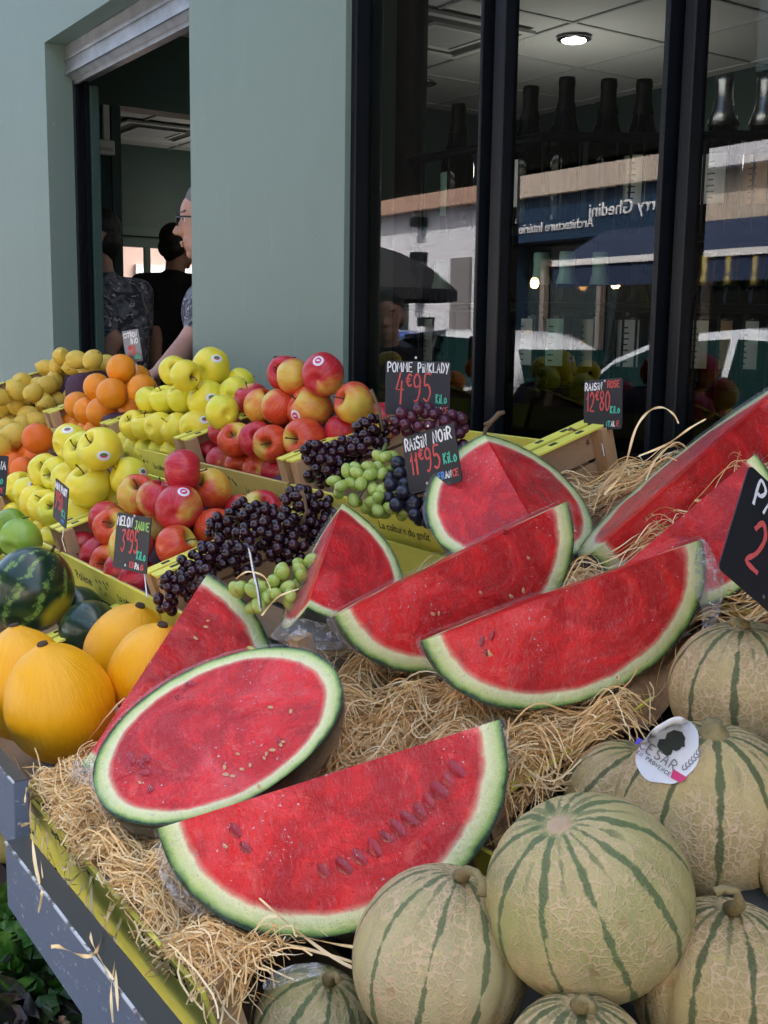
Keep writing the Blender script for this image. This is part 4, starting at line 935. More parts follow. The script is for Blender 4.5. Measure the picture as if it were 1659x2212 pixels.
allitems['yel'] = place_row('apple', 'upper yellow apple crate', 1, [
    (-.052, [(752, 648, 68), (832, 660, 66), (898, 672, 60), (972, 672, 66), (1042, 688, 62)]),
    (-.004, [(808, 528, 82, (770, 490)), (885, 540, 85, (868, 470)), (962, 545, 92), (1062, 548, 90, (1000, 505)), (1168, 532, 108, None, (1217, 483))]),
    (.044, [(912, 372, 86, (940, 290)), (995, 368, 88, (965, 300)), (1092, 362, 96, (1055, 300)), (1220, 352, 120, (1150, 275), (1252, 342)), (1335, 445, 95), (1410, 330, 92), (1440, 275, 75)]),
    (.090, [(1045, 200, 92, (1050, 180)), (1125, 235, 85), (1258, 190, 116, None, (1295, 140))])], z3, .031, .041, ['apple_golden', 'apple_golden_deep'], G_YEL, 'apple', R4)
allitems['yel2'] = place_row('apple', 'lower yellow apple crate', 2, [
    (-.050, [(100, 1075, 78), (215, 1118, 78), (288, 1158, 75), (330, 1210, 75)]),
    (-.002, [(120, 900, 80), (172, 930, 96, None, (200, 878)), (215, 985, 92), (275, 1015, 98, (243, 960)), (345, 1040, 100, (305, 1010)), (480, 1040, 132), (700, 965, 90)]),
    (.044, [(272, 800, 105, (262, 770)), (345, 815, 105, (280, 820)), (410, 850, 110), (535, 880, 140, (497, 790)), (772, 832, 118, (690, 790), (865, 800))]),
    (.090, [(425, 632, 118, None, (405, 558)), (500, 680, 122, (438, 645)), (592, 698, 138, (520, 645), (615, 738))])], z3, .031, .041, ['apple_golden_deep', 'apple_golden_deep', 'apple_golden'], G_YEL, 'apple', R4)
allitems['or'] = place_row('orange', 'upper orange crate', 1, [
    (-.050, [(378, 505, 60), (430, 522, 58), (482, 535, 55), (540, 560, 58), (580, 572, 50)]),
    (-.002, [(467, 415, 78), (530, 440, 76), (612, 452, 98), (792, 428, 80)]),
    (.044, [(580, 305, 80), (677, 338, 98), (855, 308, 88), (825, 245, 50)]),
    (.088, [(728, 187, 92)])], z3, .033, .0415, ['orange_peel'], 'large oranges piled in the upper crate', 'orange', R4)
allitems['cl'] = place_row('orange', 'lower clementine crate', 2, [
    (.0, [(90, 765, 55), (145, 798, 68), (212, 735, 68), (120, 712, 60), (178, 712, 66)]),
    (.06, [(226, 605, 97)])], z3, .030, .040, ['clementine_peel'], 'clementines in the lower crate', 'orange', ['middle', 'on top'])
LROW = ['low', 'mid heap', 'high', 'on top']
allitems['lem'] = place_row('lemon', 'heap by the oranges', 1, [
    (-.02, [(275, 402, 62), (372, 312, 66), (492, 292, 64), (450, 260, 55), (430, 350, 55), (340, 370, 55)]),
    (.02, [(285, 290, 62), (395, 217, 62), (612, 218, 46), (462, 212, 45), (225, 290, 48), (330, 260, 55), (540, 240, 50)]),
    (.055, [(285, 180, 52), (345, 170, 58), (536, 182, 64), (632, 158, 45), (440, 170, 50)]),
    (.085, [(370, 112, 50, (372, 92)), (465, 135, 54), (556, 130, 50)])], z3, .025, .032, ['lemon_peel'], 'lemons heaped in the crates', 'lemon', LROW)
allitems['lemL'] = place_row('lemon', 'leftmost lemon heap', 1, [
    (-.035, [(15, 472, 52), (66, 465, 60), (170, 470, 74), (60, 540, 55), (130, 520, 55), (230, 500, 50)]),
    (.0, [(30, 402, 68), (157, 367, 70), (228, 352, 45), (95, 400, 55)]),
    (.035, [(95, 322, 60), (136, 277, 70, (120, 262)), (-5, 352, 52), (200, 330, 45)])], z3, .025, .033, ['lemon_peel'], 'lemons heaped in the crates', 'lemon', LROW)
allitems['lem2'] = place_row('lemon', 'lower heap by the clementine', 2, [(.05, [(72, 592, 80), (5, 600, 62), (-20, 640, 60)])], z3, .028, .036, ['lemon_peel'], 'lemons heaped in the crates', 'lemon', ['right end'])
allitems['grn'] = place_row('apple', 'green apples above the whole watermelon', 3, [(.098, [(122, 1210, 130), (50, 1150, 105), (-40, 1190, 90)])], z3, .033, .0365, ['apple_green'], 'green apples at the left edge', 'apple', ['pile'])
# moulded liner that fills each crate under the fruit
for key, ckey, ext in (('pl', 'pl', 0), ('pl2', 'pl2', 0), ('yel', 'yel', 0), ('yel2', 'yel2', 0), ('or', 'or', 0), ('cl', 'cl', 0), ('lem', 'lem', 0), ('lemL', 'lemL', 0), ('lem2', 'lemL2', 0), ('grn', 'grn', 0)):
    e, Mx = C1[ckey]; inv = Mx.inverted(); L = .37; pts = [(inv @ it['c'], it['R']) for it in allitems[key]]
    nx, ny = 28, 20; vs = []
    for i in range(nx):
        for j in range(ny):
            x = .012 + (L - .0) * i / (nx - 1); y = .012 + (CD - .024) * j / (ny - 1)
            num = .02 * .02; den = .02
            low = 9
            for p, R in pts:
                w_ = math.exp(-((p.x - x) ** 2 + (p.y - y) ** 2) / (.03 ** 2)); num += w_ * (p.z - R * 1.05); den += w_
                dd = hypot(p.x - x, p.y - y)
                if dd < R: low = min(low, p.z - math.sqrt(R * R - dd * dd) - .001)
            z = min(num / den, low); z = max(.005, min(z, .16)); ed = min(i, nx - 1 - i, j, ny - 1 - j)
            if ed == 0: z = min(z, .04)
            vs.append((x, y, z))
    link('paper_liner', mesh('paper_liner', vs, [(i * ny + j, (i + 1) * ny + j, (i + 1) * ny + j + 1, i * ny + j + 1) for i in range(nx - 1) for j in range(ny - 1)], M['paper_liner'], True), e)
# ------------------------------------------------------------ grapes
def ico(name, m, sx=1, sz=1):
    bm = bmesh.new(); bmesh.ops.create_icosphere(bm, subdivisions=3, radius=1); me = bpy.data.meshes.new(name)
    for v in bm.verts: v.co = Vector((v.co.x * sx, v.co.y * sx, v.co.z * sz))
    bm.to_mesh(me); bm.free(); me.materials.append(M[m]); me.polygons.foreach_set('use_smooth', [True] * len(me.polygons)); return me
GM = {'dark': ico('grape', 'grape_dark'), 'black': ico('grape', 'grape_black'), 'rose': ico('grape', 'grape_rose'), 'green': ico('grape', 'grape_green', .86, 1.22)}
def bunch(kind, blobs, R, n, label, seed, stalk=None):
    """blobs: (px, py, rx, ry, depth) ellipses of the bunch in the picture; grapes sit on their rounded front and sides"""
    r2 = random.Random(seed); pts = []
    for att in range(n * 60):
        if len(pts) >= n: break
        bx, by, rx, ry, d = blobs[r2.randrange(len(blobs))]
        a = r2.uniform(0, 2 * pi); q = math.sqrt(r2.random()); zf_ = math.sqrt(max(0, 1 - q * q)); dep = d - min(rx, ry) / F * d * zf_ * .9 + r2.choice((0, 0, .012))
        p = atd(bx + rx * q * cos(a), by + ry * q * sin(a), dep)
        if all((p - o_).length > R * 1.72 for o_ in pts): pts.append(p)
    c = sum(pts, Vector()) / len(pts); e = empty('grape_bunch', label, 'grapes', {'dark': 'bunches of dark red grapes', 'black': 'bunches of black grapes', 'rose': 'bunches of pink grapes', 'green': 'bunches of green grapes'}[kind], loc=c)
    for p in pts:
        o = link('grape', GM[kind], e); ax = Vector((r2.uniform(-1, 1), r2.uniform(-1, 1), r2.uniform(-1, .3))).normalized(); s_ = R * r2.uniform(.88, 1.08)
        o.matrix_local = Matrix.Translation(p - c) @ frame_from(ax, 0) @ Matrix.Scale(s_, 4)
    b = MB(); cen = c + (c - CAM).normalized() * .012
    for i, p in enumerate(pts):
        if i % 2 == 0: mid = (p + cen) / 2 + Vector((0, 0, .004)); b.tube([p - c, mid - c, cen - c], [.0008, .0011, .0016], 5, False)
    b.build('stalk', M['twig_green' if kind == 'green' else 'twig'], e)
    if stalk:
        ps = [atd(*s_) - c for s_ in stalk]; k = len(ps)
        MB().tube(ps, [.0026 - .0008 * i / k for i in range(k)][::-1] if False else [.0022] * (k - 1) + [.0032], 7).build('main_stem', M['twig_green' if kind in ('green',) else 'twig'], e, smooth=True)
    return e
GR_D, GR_B = .0070, .0105
def G4(*t): return [(398 + x * .36, 730 + y * .36, rx * .36, ry * .36, d) for x, y, rx, ry, d in t]
def S4(*t): return [(398 + x * .36, 730 + y * .36, d) for x, y, d in t]
bunch('dark', G4((1120, 560, 90, 80, 1.62), (1100, 640, 110, 70, 1.60)), 0.0076, 71, 'dark red grape bunch with a thick upright stem, upper crate', 1, S4((1190, 560, 1.60), (1170, 430, 1.60), (1140, 350, 1.60), (1118, 310, 1.60)))
bunch('dark', G4((860, 780, 130, 110, 1.62), (960, 680, 120, 70, 1.63), (775, 690, 55, 55, 1.62)), 0.0076, 93, 'dark red grape bunch at the left end of the upper grape crate', 2)
bunch('rose', G4((1400, 490, 120, 80, 1.62), (1340, 530, 90, 60, 1.62), (1480, 480, 60, 60, 1.62)), 0.0084, 71, 'dusty pink grape bunch under the price sign by the window', 3, S4((1300, 480, 1.62), (1240, 465, 1.62), (1195, 500, 1.62)))
bunch('rose', G4((1600, 520, 90, 60, 1.62), (1640, 640, 60, 80, 1.62)), 0.0084, 43, 'shaded pink grape bunch behind the black grape sign', 4)
bunch('green', G4((1080, 880, 190, 110, 1.54), (1200, 770, 90, 70, 1.55), (1180, 960, 110, 90, 1.53)), 0.0094, 80, 'large pale green grape bunch in the middle of the upper grape crate', 5, S4((1180, 700, 1.58), (1210, 640, 1.6)))
bunch('green', G4((1280, 1020, 90, 40, 1.50), (1190, 990, 60, 60, 1.50)), 0.0094, 21, 'small green grape bunch under the black grapes', 6)
bunch('black', G4((1290, 840, 60, 90, 1.52), (1260, 940, 80, 80, 1.50), (1400, 960, 160, 70, 1.48)), 0.0098, 52, 'blue black grape bunch hanging under its price sign', 7, S4((1400, 950, 1.46), (1480, 935, 1.46), (1540, 960, 1.46)))
bunch('black', G4((1410, 1040, 60, 50, 1.46), (1500, 1080, 60, 50, 1.45)), 0.0100, 13, 'few large black grapes drooping over the yellow board', 8)
bunch('black', G4((1650, 760, 50, 130, 1.50), (1640, 880, 60, 60, 1.50)), 0.0096, 34, 'black grape bunch between the sign and the tall watermelon wedge', 9)
bunch('black', [(1200, 978, 45, 16, 1.62), (1265, 980, 30, 15, 1.62)], 0.0096, 24, 'black grape bunch behind the tall watermelon wedge', 10, [(1205, 985, 1.6), (1215, 960, 1.6), (1232, 925, 1.58), (1262, 938, 1.58), (1270, 960, 1.58)])
bunch('dark', G4((450, 1080, 110, 90, 1.50), (260, 1130, 130, 80, 1.52), (350, 1040, 90, 60, 1.53)), GR_D, 98, 'dark red grape bunch resting against the lower red apples', 11)
bunch('dark', G4((690, 1010, 100, 110, 1.48), (800, 1040, 90, 110, 1.48), (780, 1150, 80, 80, 1.47)), GR_D, 98, 'tall dark red grape bunch beside the watermelon quarter', 12, S4((700, 1120, 1.44), (735, 1040, 1.43), (720, 950, 1.43), (700, 920, 1.43)))
bunch('dark', G4((560, 1160, 110, 90, 1.44), (430, 1200, 130, 80, 1.45), (620, 1260, 120, 90, 1.43)), GR_D, 98, 'broad dark red grape bunch in the middle of the lower crate', 13)
bunch('dark', G4((200, 1290, 140, 80, 1.43), (60, 1360, 90, 60, 1.43), (330, 1330, 110, 80, 1.41)), GR_D, 98, 'dark red grape bunch spilling over the crate corner', 14)
bunch('dark', [(385, 1268, 40, 30, 1.40), (362, 1300, 22, 22, 1.40), (430, 1250, 40, 30, 1.40)], GR_D, 68, 'dark red grape bunch hanging lowest beside the yellow board', 15)
bunch('green', G4((380, 1500, 80, 50, 1.34), (500, 1490, 90, 50, 1.34), (440, 1570, 80, 60, 1.32)), 0.0094, 40, 'green grape bunch behind the steel sign skewer', 16, S4((480, 1500, 1.33), (520, 1440, 1.33)))
bunch('green', G4((640, 1440, 90, 60, 1.34), (600, 1540, 80, 70, 1.32), (720, 1380, 60, 60, 1.36)), 0.0094, 43, 'green grape bunch beside the leaning watermelon quarter', 17)
# leaves and twigs
b = MB()
tw = empty('vine_twig', 'dry forked vine twig sticking up beside the tall watermelon wedge', 'twig')
MB().tube([atd(*t_) for t_ in [(1045, 945, 1.55), (1050, 925, 1.55), (1062, 910, 1.55), (1078, 893, 1.55), (1090, 890, 1.55)]], [.0025, .003, .0032, .0035, .0025], 8).build('main_twig', M['twig'], tw, smooth=True)
MB().tube([atd(*t_) for t_ in [(1068, 903, 1.552), (1058, 912, 1.55), (1047, 918, 1.548)]], [.003, .003, .0032], 8).build('side_twig', M['twig'], tw, smooth=True)
# ------------------------------------------------------------ watermelon pieces
WEDGES = []; SEED_A = 1.15
def wedge_build(name, O, e1, e2, e3, a, b_, ang, label, group, seeds=(), pale=(), film=True, a1=None, seed=0, ssz=1.0):
    """piece of an ellipsoidal melon: long axis e1 through O, first cut face spans e1/e2, flesh turns from e2 towards e3 by ang"""
    Mx = Matrix((e1, e2, e3)).transposed().to_4x4(); Mx.translation = O
    WEDGES.append((Mx.inverted(), a, b_, ang))
    e = empty(name, label, 'watermelon', group, mat=Mx)
    NP = 56; NTH = max(8, int(ang / pi * 40))
    r2 = random.Random(seed); o1, o2 = r2.uniform(0, 9), r2.uniform(0, 9)
    def S(ph, th, s_=1.0):
        y = sin(ph) ** .92 if sin(ph) > 0 else 0
        wob = 1 + .010 * sin(3 * ph + o1) * sin(ph)
        return (a * cos(ph) * s_, b_ * y * cos(th) * s_ * wob, b_ * y * sin(th) * s_ * wob)
    # flesh: the two (or one) cut faces, gently uneven
    vs, fs, nc = [], [], []
    thl = [0.0] if ang > pi - .01 else [0.0, ang]
    NR = 22
    for th in thl:
        base = len(vs); angs = [0, pi] if False else None
        n0 = NP + 1
        for ir in range(NR + 1):
            s_ = ir / NR
            for ip in range(n0):
                ph = pi * ip / NP; x, y, z = S(ph, th, s_)
                h = noise.noise(Vector((x * 30 + o1, y * 30 + o2, th))) * .0022 + noise.noise(Vector((x * 90, y * 90 + o1, th + 4))) * .0009
                h *= (1 - s_ ** 8) * (1 if s_ > 0 else 1)
                nrm = Vector((0, -sin(th), cos(th))) * (-1 if th == 0 else 1)
                edge = min(1, hypot(y, z) / (b_ * .12)) if len(thl) == 2 else 1
                vs.append(Vector((x, y, z)) + nrm * h * edge); nc.append((x / a, y / b_ * (1), z / b_))
        f_ = [(base + ir * n0 + ip, base + ir * n0 + ip + 1, base + (ir + 1) * n0 + ip + 1, base + (ir + 1) * n0 + ip) for ir in range(NR) for ip in range(NP)]
        fs += f_
        if len(thl) == 1:                       # a half melon: mirror the half disc to a full disc
            base2 = len(vs)
            for ir in range(NR + 1):
                s_ = ir / NR
                for ip in range(n0):
                    ph = pi * ip / NP; x, y, z = S(ph, 0, s_)
                    h = noise.noise(Vector((x * 30 + o1, -y * 30 + o2, 0))) * .0022 * (1 - s_ ** 8)
                    vs.append(Vector((x, -y, 0)) + Vector((0, 0, -1)) * h); nc.append((x / a, -y / b_, 0))
            fs += [(base2 + ir * n0 + ip, base2 + (ir + 1) * n0 + ip, base2 + (ir + 1) * n0 + ip + 1, base2 + ir * n0 + ip + 1) for ir in range(NR) for ip in range(NP)]
    def addnc(me, data):
        at = me.attributes.new('nc', 'FLOAT_VECTOR', 'POINT'); at.data.foreach_set('vector', np.array(data, 'f').ravel())
    me = mesh('flesh', vs, fs, M['melon_flesh'], True); 
    # length of nc along the cut must read 1 at the rind
    nn = []
    for v in nc:
        x, y, z = v; r = hypot(y, z); nn.append(v)
    addnc(me, nn); link('flesh', me, e)
    # rind
    vs, nc = [], []
    for it in range(NTH + 1):
        th = ang * it / NTH
        for ip in range(NP + 1): p = S(pi * ip / NP, th); vs.append(p); nc.append((p[0] / a, p[1] / b_, p[2] / b_))
    fs = [(it * (NP + 1) + ip, (it + 1) * (NP + 1) + ip, (it + 1) * (NP + 1) + ip + 1, it * (NP + 1) + ip + 1) for it in range(NTH) for ip in range(NP)]
    me = mesh('rind', vs, fs, M['rind_dark'], True); addnc(me, nc); link('rind', me, e)
    # seeds and seed hollows lying on the first face, given as pixels
    inv = Mx.inverted(); n0w = (-e3)
    def seedlist(lst, m, sz, kind):
        for (px, py) in lst:
            p, t_ = onp(px, py, O, n0w); q = inv @ p
            if hypot(q.x / a, q.y / b_) > .9: continue
            bm_ = MB(); k = r2.uniform(.8, 1.25) * sz; A = r2.uniform(.6, 2.2) if sz < 1.3 else SEED_A + r2.uniform(-.25, .25); c_, s2 = cos(A), sin(A); P = []
            for i in range(5):
                for j in range(10):
                    rr = i / 4; t2 = 2 * pi * j / 10; x = rr * cos(t2) * .0045 * k * (1 - .25 * sin(t2)); y = rr * sin(t2) * .0026 * k
                    P.append((q.x + x * c_ - y * s2, q.y + x * s2 + y * c_, -.0014 - .0007 * (1 - rr * rr)))
            F_ = [(i * 10 + j, i * 10 + (j + 1) % 10, (i + 1) * 10 + (j + 1) % 10, (i + 1) * 10 + j) for i in range(4) for j in range(10)]
            link('seed', mesh('seed', P, F_, M[m], True), e)
    seedlist(seeds, 'melon_seed', ssz, 0); seedlist(pale, 'melon_seed_pale', .62, 1)
    # cling film hugging everything, gathered behind
    if film:
        vs, fs, nc = [], [], []; G = 1.012
        ths = [('f', 0, k / 10) for k in range(10)] + [('r', ang * k / NTH, 1.0) for k in range(NTH + 1)] + ([('f', ang, 1 - k / 10) for k in range(1, 11)] if len(thl) == 2 else [])
        if len(thl) == 1: ths = [('g', 0, k / 20) for k in range(0, 21)] + [('r', ang * k / NTH, 1.0) for k in range(NTH + 1)]
        for kd, th, s_ in ths:
            for ip in range(NP + 1):
                ph = pi * ip / NP
                if kd == 'g': p = Vector(S(ph, 0, 1)); p = Vector((p.x, -p.y + 2 * p.y * s_, 0))
                elif kd == 'f': p = Vector(S(ph, th, 1)); p = Vector((p.x, p.y * s_, p.z * s_))
                else: p = Vector(S(ph, th, 1))
                off = .0042
                n_ = Vector((0, 0, -1)) if kd in 'fg' and th == 0 else (Vector((0, -sin(th), cos(th))) if kd == 'f' else Vector((p.x / a ** 2, p.y / b_ ** 2, p.z / b_ ** 2)).normalized())
                amp = .0006 if kd in 'fg' else .0012 + .003 * max(0, abs(cos(ph)) - .75) * 4
                w_ = noise.noise(Vector((p.x * 55, p.y * 55, p.z * 55 + o1)))
                vs.append(p + n_ * (off * (1 if kd in 'fg' else .7) + w_ * amp)); nc.append((ph * 3, th * 2 + s_ * 2, 0))
        R_ = NP + 1
        fs = [(i * R_ + ip, (i + 1) * R_ + ip, (i + 1) * R_ + ip + 1, i * R_ + ip + 1) for i in range(len(ths) - 1) for ip in range(NP)]
        me = mesh('cling_film', vs, fs, M['cling_film'], True); addnc(me, nc); link('cling_film', me, e)
    return e, Mx
def quarter(p0, p1, q, ang, label, side=1, seeds=(), pale=(), seed=0, bscale=1.0, film=True, ssz=1.0):
    P0, P1 = atd(*p0), atd(*p1); O = (P0 + P1) / 2; a = (P1 - P0).length / 2; e1 = (P1 - P0).normalized()
    rq = ray(*q); t_ = (O - CAM).dot(e1) / rq.dot(e1); Q = CAM + rq * t_; b_ = (Q - O).length * bscale; e2 = (Q - O).normalized()
    e3 = e1.cross(e2)
    if e3.dot(CAM - O) > 0: e1 = -e1; e3 = e1.cross(e2)     # flesh lies away from the camera
    return wedge_build('watermelon_slice', O, e1, e2, e3, a, b_, radians(ang), label, 'watermelon pieces wrapped in film', seeds, pale, film, seed=seed, ssz=ssz)
def Z6(*l): return [(x * .44, 1260.8 + y * .44) for x, y in l]
def Z5(*l): return [(929 + x * .44, 730 + y * .44) for x, y in l]
quarter((340, 1790, .95), (1080, 1554, .95), (800, 2003), 78, 'watermelon quarter lying lowest on the straw with a row of dark seeds', seeds=[(742, 1872), (775, 1853), (808, 1832), (832, 1808), (858, 1790), (882, 1770), (905, 1752), (925, 1730), (948, 1708), (967, 1685), (984, 1662), (697, 1882), (530, 1832), (508, 1795)], pale=[(487, 1828), (560, 1700)], seed=1, ssz=1.75)
quarter((176, 1655, 1.18), (448, 1240, 1.38), (566, 1560), 70, 'narrow watermelon slice standing behind the oval half', pale=Z6((1020, 185), (960, 270), (1010, 215)), seed=2)
quarter((740, 1086, 1.38), (664, 1312, 1.23), (870, 1290), 88, 'small upright watermelon quarter in front of the yellow board', seed=3)
quarter((722, 1332, 1.14), (1225, 1083, 1.24), (1068, 1412), 80, 'long watermelon slice in the middle, between the tall wedge and the streaked slice', seeds=[(1090, 1150)], pale=Z5((245, 1250), (455, 1240), (395, 1268), (10, 1355), (480, 1080), (40, 1352)), seed=4)
quarter((912, 1386, 1.03), (1515, 1166, 1.10), (1295, 1503), 82, 'large watermelon quarter with streaked film above the striped melons', pale=Z5((285, 1548), (290, 1552)), seeds=[(1040, 1385), (1062, 1372), (1050, 1410)], seed=5)
quarter((1278, 1197, 1.27), (1716, 812, 1.40), (1610, 1190), 75, 'long watermelon slice leaning up to the right edge by the window', pale=Z5((1090, 870), (1110, 900), (1060, 890)), seed=6)
quarter((1318, 1247, 1.13), (1632, 980, 1.14), (1610, 1262), 75, 'watermelon slice half covered by the large black price sign', seed=7, pale=Z5((1310, 800),))
# tall wedge whose two faces both look at the street
P0, P1 = atd(1045, 938, 1.45), atd(1190, 1200, 1.32); O = (P0 + P1) / 2; e1 = (P1 - P0).normalized(); a = (P1 - P0).length / 2
def perp_to(q): 
    rq = ray(*q); t_ = (O - CAM).dot(e1) / rq.dot(e1); return CAM + rq * t_ - O
dL, dR = perp_to((985, 1120)), perp_to((1303, 1090)); bb_ = (dL.length + dR.length) / 2
e2 = dL.normalized(); e3 = e1.cross(e2)
if e3.dot(dR) < 0: e1 = -e1; e3 = e1.cross(e2)
angw = math.atan2(dR.dot(e3), dR.dot(e2))
if angw < 0: angw += 2 * pi
wedge_build('watermelon_slice', O, e1, e2, e3, a, bb_, min(angw, radians(150)), 'tall watermelon wedge standing on end beside the black grape sign', 'watermelon pieces wrapped in film', seed=8)
# oval half
C0 = atd(472, 1577, 1.07); tc = (CAM - C0).normalized(); u = (RIGHT - tc * RIGHT.dot(tc)).normalized(); v = tc.cross(u)
mj = (u * cos(radians(26.7)) + v * sin(radians(26.7))); mn = tc.cross(mj); tl = radians(43)
nrm = (tc * cos(tl) + mn * sin(tl)).normalized(); e2 = nrm.cross(mj).normalized()
a_ = 284 / F * 1.07; b2 = 155 / F * 1.07 / cos(tl)
mj = -mj if mj.cross(e2).dot(CAM - C0) > 0 else mj
wedge_build('watermelon_half', C0, mj, e2, mj.cross(e2), a_, b2 * .98, pi, 'oval watermelon half with its whole cut face turned to the street', 'watermelon pieces wrapped in film',
    seeds=Z6((905, 515), (870, 560), (935, 495), (650, 870), (700, 900), (720, 860), (715, 930), (690, 880), (740, 1010), (1110, 1111), (640, 850), (1375, 780)), pale=Z6((1170, 840), (1105, 905), (1145, 948), (1190, 915), (1230, 895), (1310, 840), (1340, 820), (1380, 795), (690, 980), (1110, 940), (1330, 610), (1430, 630), (1390, 780), (1300, 860)), seed=9)
# crumpled film gathered at the ends of the pieces
def film_bunch(pts, label_parent, w, seed):
    r2 = random.Random(seed); n = 14; vs = []; ps = [atd(*p) for p in pts]; m_ = len(ps)
    for i, p in enumerate(ps):
        for k in range(n):
            t2 = 2 * pi * k / n; rr = w[i] * (1 + .45 * noise.noise(Vector((cos(t2) * 2.5, sin(t2) * 2.5, i * 1.7 + seed))) + r2.uniform(-.12, .12))
            vs.append(p + RIGHT * cos(t2) * rr + UP * sin(t2) * rr * .9 + FWD * sin(t2 * 3 + i) * rr * .3)
    fs = [(i * n + k, i * n + (k + 1) % n, (i + 1) * n + (k + 1) % n, (i + 1) * n + k) for i in range(m_ - 1) for k in range(n)] + [tuple(range(n)), tuple((m_ - 1) * n + k for k in range(n))]
    inv = label_parent.matrix_world.inverted(); me = mesh('film_gather', [inv @ v for v in vs], fs, M['film_bunch'], False); link('film_gather', me, label_parent)
bpy.context.view_layer.update()
WP = {o['label']: o for o in bpy.data.objects if o.get('category') == 'watermelon'}
def wp(s_): return next(o for k, o in WP.items() if k.startswith(s_))
film_bunch([(170, 1650, 1.17), (190, 1672, 1.15), (212, 1695, 1.13)], wp('narrow'), [.006, .016, .010], 1)
film_bunch([(345, 1830, .955), (362, 1880, .95), (400, 1945, .945), (440, 1985, .94)], wp('watermelon quarter lying'), [.004, .007, .007, .004], 2)
film_bunch([(1515, 1172, 1.10), (1525, 1215, 1.095), (1530, 1260, 1.09), (1538, 1320, 1.085), (1525, 1390, 1.08)], wp('large watermelon quarter'), [.004, .012, .014, .008, .004], 3)
film_bunch([(275, 1755, 1.07), (305, 1785, 1.06), (340, 1800, 1.05)], wp('oval'), [.006, .010, .006], 4)
film_bunch([(600, 1370, 1.24), (640, 1360, 1.235), (690, 1372, 1.23), (740, 1388, 1.24)], wp('small upright'), [.006, .014, .016, .008], 5)
# ------------------------------------------------------------ whole watermelons
def whole_wm(px, py, r, d, m, label, ax):
    c = atd(px, py, d); R = r / F * d; prof = [(R * max(0, sin(pi * i / 30)), -R * 1.06 * cos(pi * i / 30)) for i in range(31)]
    vs, fs = revolve(prof, 44); me = mesh('watermelon', vs, fs, M[m], True); at = me.attributes.new('nc', 'FLOAT_VECTOR', 'POINT')
    at.data.foreach_set('vector', np.array([(v[2] / R, v[0] / R, v[1] / R) for v in vs], 'f').ravel())
    o = link('watermelon', me); o.matrix_world = Matrix.Translation(c) @ frame_from(Vector(ax).normalized(), 0); tag(o, label, 'watermelon', 'whole watermelons at the left edge')
    st_ = MB().tube([(0, 0, R * 1.05), (.001, 0, R * 1.12), (.004, 0, R * 1.18)], [.003, .0022, .0028], 7).build('stem', M['stem_brown'], o, smooth=True)
whole_wm(68, 1274, 90, 1.70, 'rind_striped', 'round striped watermelon with a yellow patch in front of the green apples', (.2, .5, 1))
whole_wm(195, 1362, 66, 1.66, 'rind_mottled', 'dark mottled watermelon wedged behind the yellow melons', (1, .1, .3))
whole_wm(168, 1318, 52, 1.76, 'rind_mottled', 'dark watermelon peeping out behind the striped one', (1, .5, .2))
# ------------------------------------------------------------ yellow melons
def canary(px, py, rx, ry, d, label, ax):
    c = atd(px, py, d); R = rx / F * d; H = R * 1.12
    prof = []
    for i in range(37):
        t_ = pi * i / 36; s_ = max(0, sin(t_)); r = R * s_ ** .86 * (1 - .13 * max(0, -cos(t_)) ** 1.2 * 1) ; z = -H * cos(t_) * 1.0
        z += R * .10 * math.exp(-(r / (R * .22)) ** 2) * (1 if t_ > pi / 2 else 0); prof.append((r, z))
    ph = px * .1
    vs, fs = revolve(prof, 48, lambda v, t: Vector((v.x * (1 + .012 * sin(5 * t + ph)), v.y * (1 + .012 * sin(7 * t + ph)), v.z)))
    o = link('yellow_melon', mesh('yellow_melon', vs, fs, M['canary_rind'], True)); o.matrix_world = Matrix.Translation(c) @ frame_from(Vector(ax).normalized(), px * .37); tag(o, label, 'melon', 'bright yellow melons')
    MB().lathe([(.001, H * 1.0), (.007, H * 1.0 + R * .06), (.006, H + R * .12), (.003, H + R * .13), (.0005, H + R * .12)], 10).build('stem_scar', M['stem_brown'], o, smooth=True)
canary(128, 1518, 117, 125, 1.34, 'yellow melon nearest the straw, egg shaped and upright', (.05, -.25, 1))
canary(52, 1478, 108, 125, 1.44, 'yellow melon cut off by the left edge', (-.1, -.1, 1))
canary(276, 1405, 93, 104, 1.50, 'yellow melon with a stem scar below the grape crate', (.35, .15, 1))
canary(330, 1450, 95, 106, 1.39, 'yellow melon tucked behind the narrow watermelon slice', (.3, .1, 1))
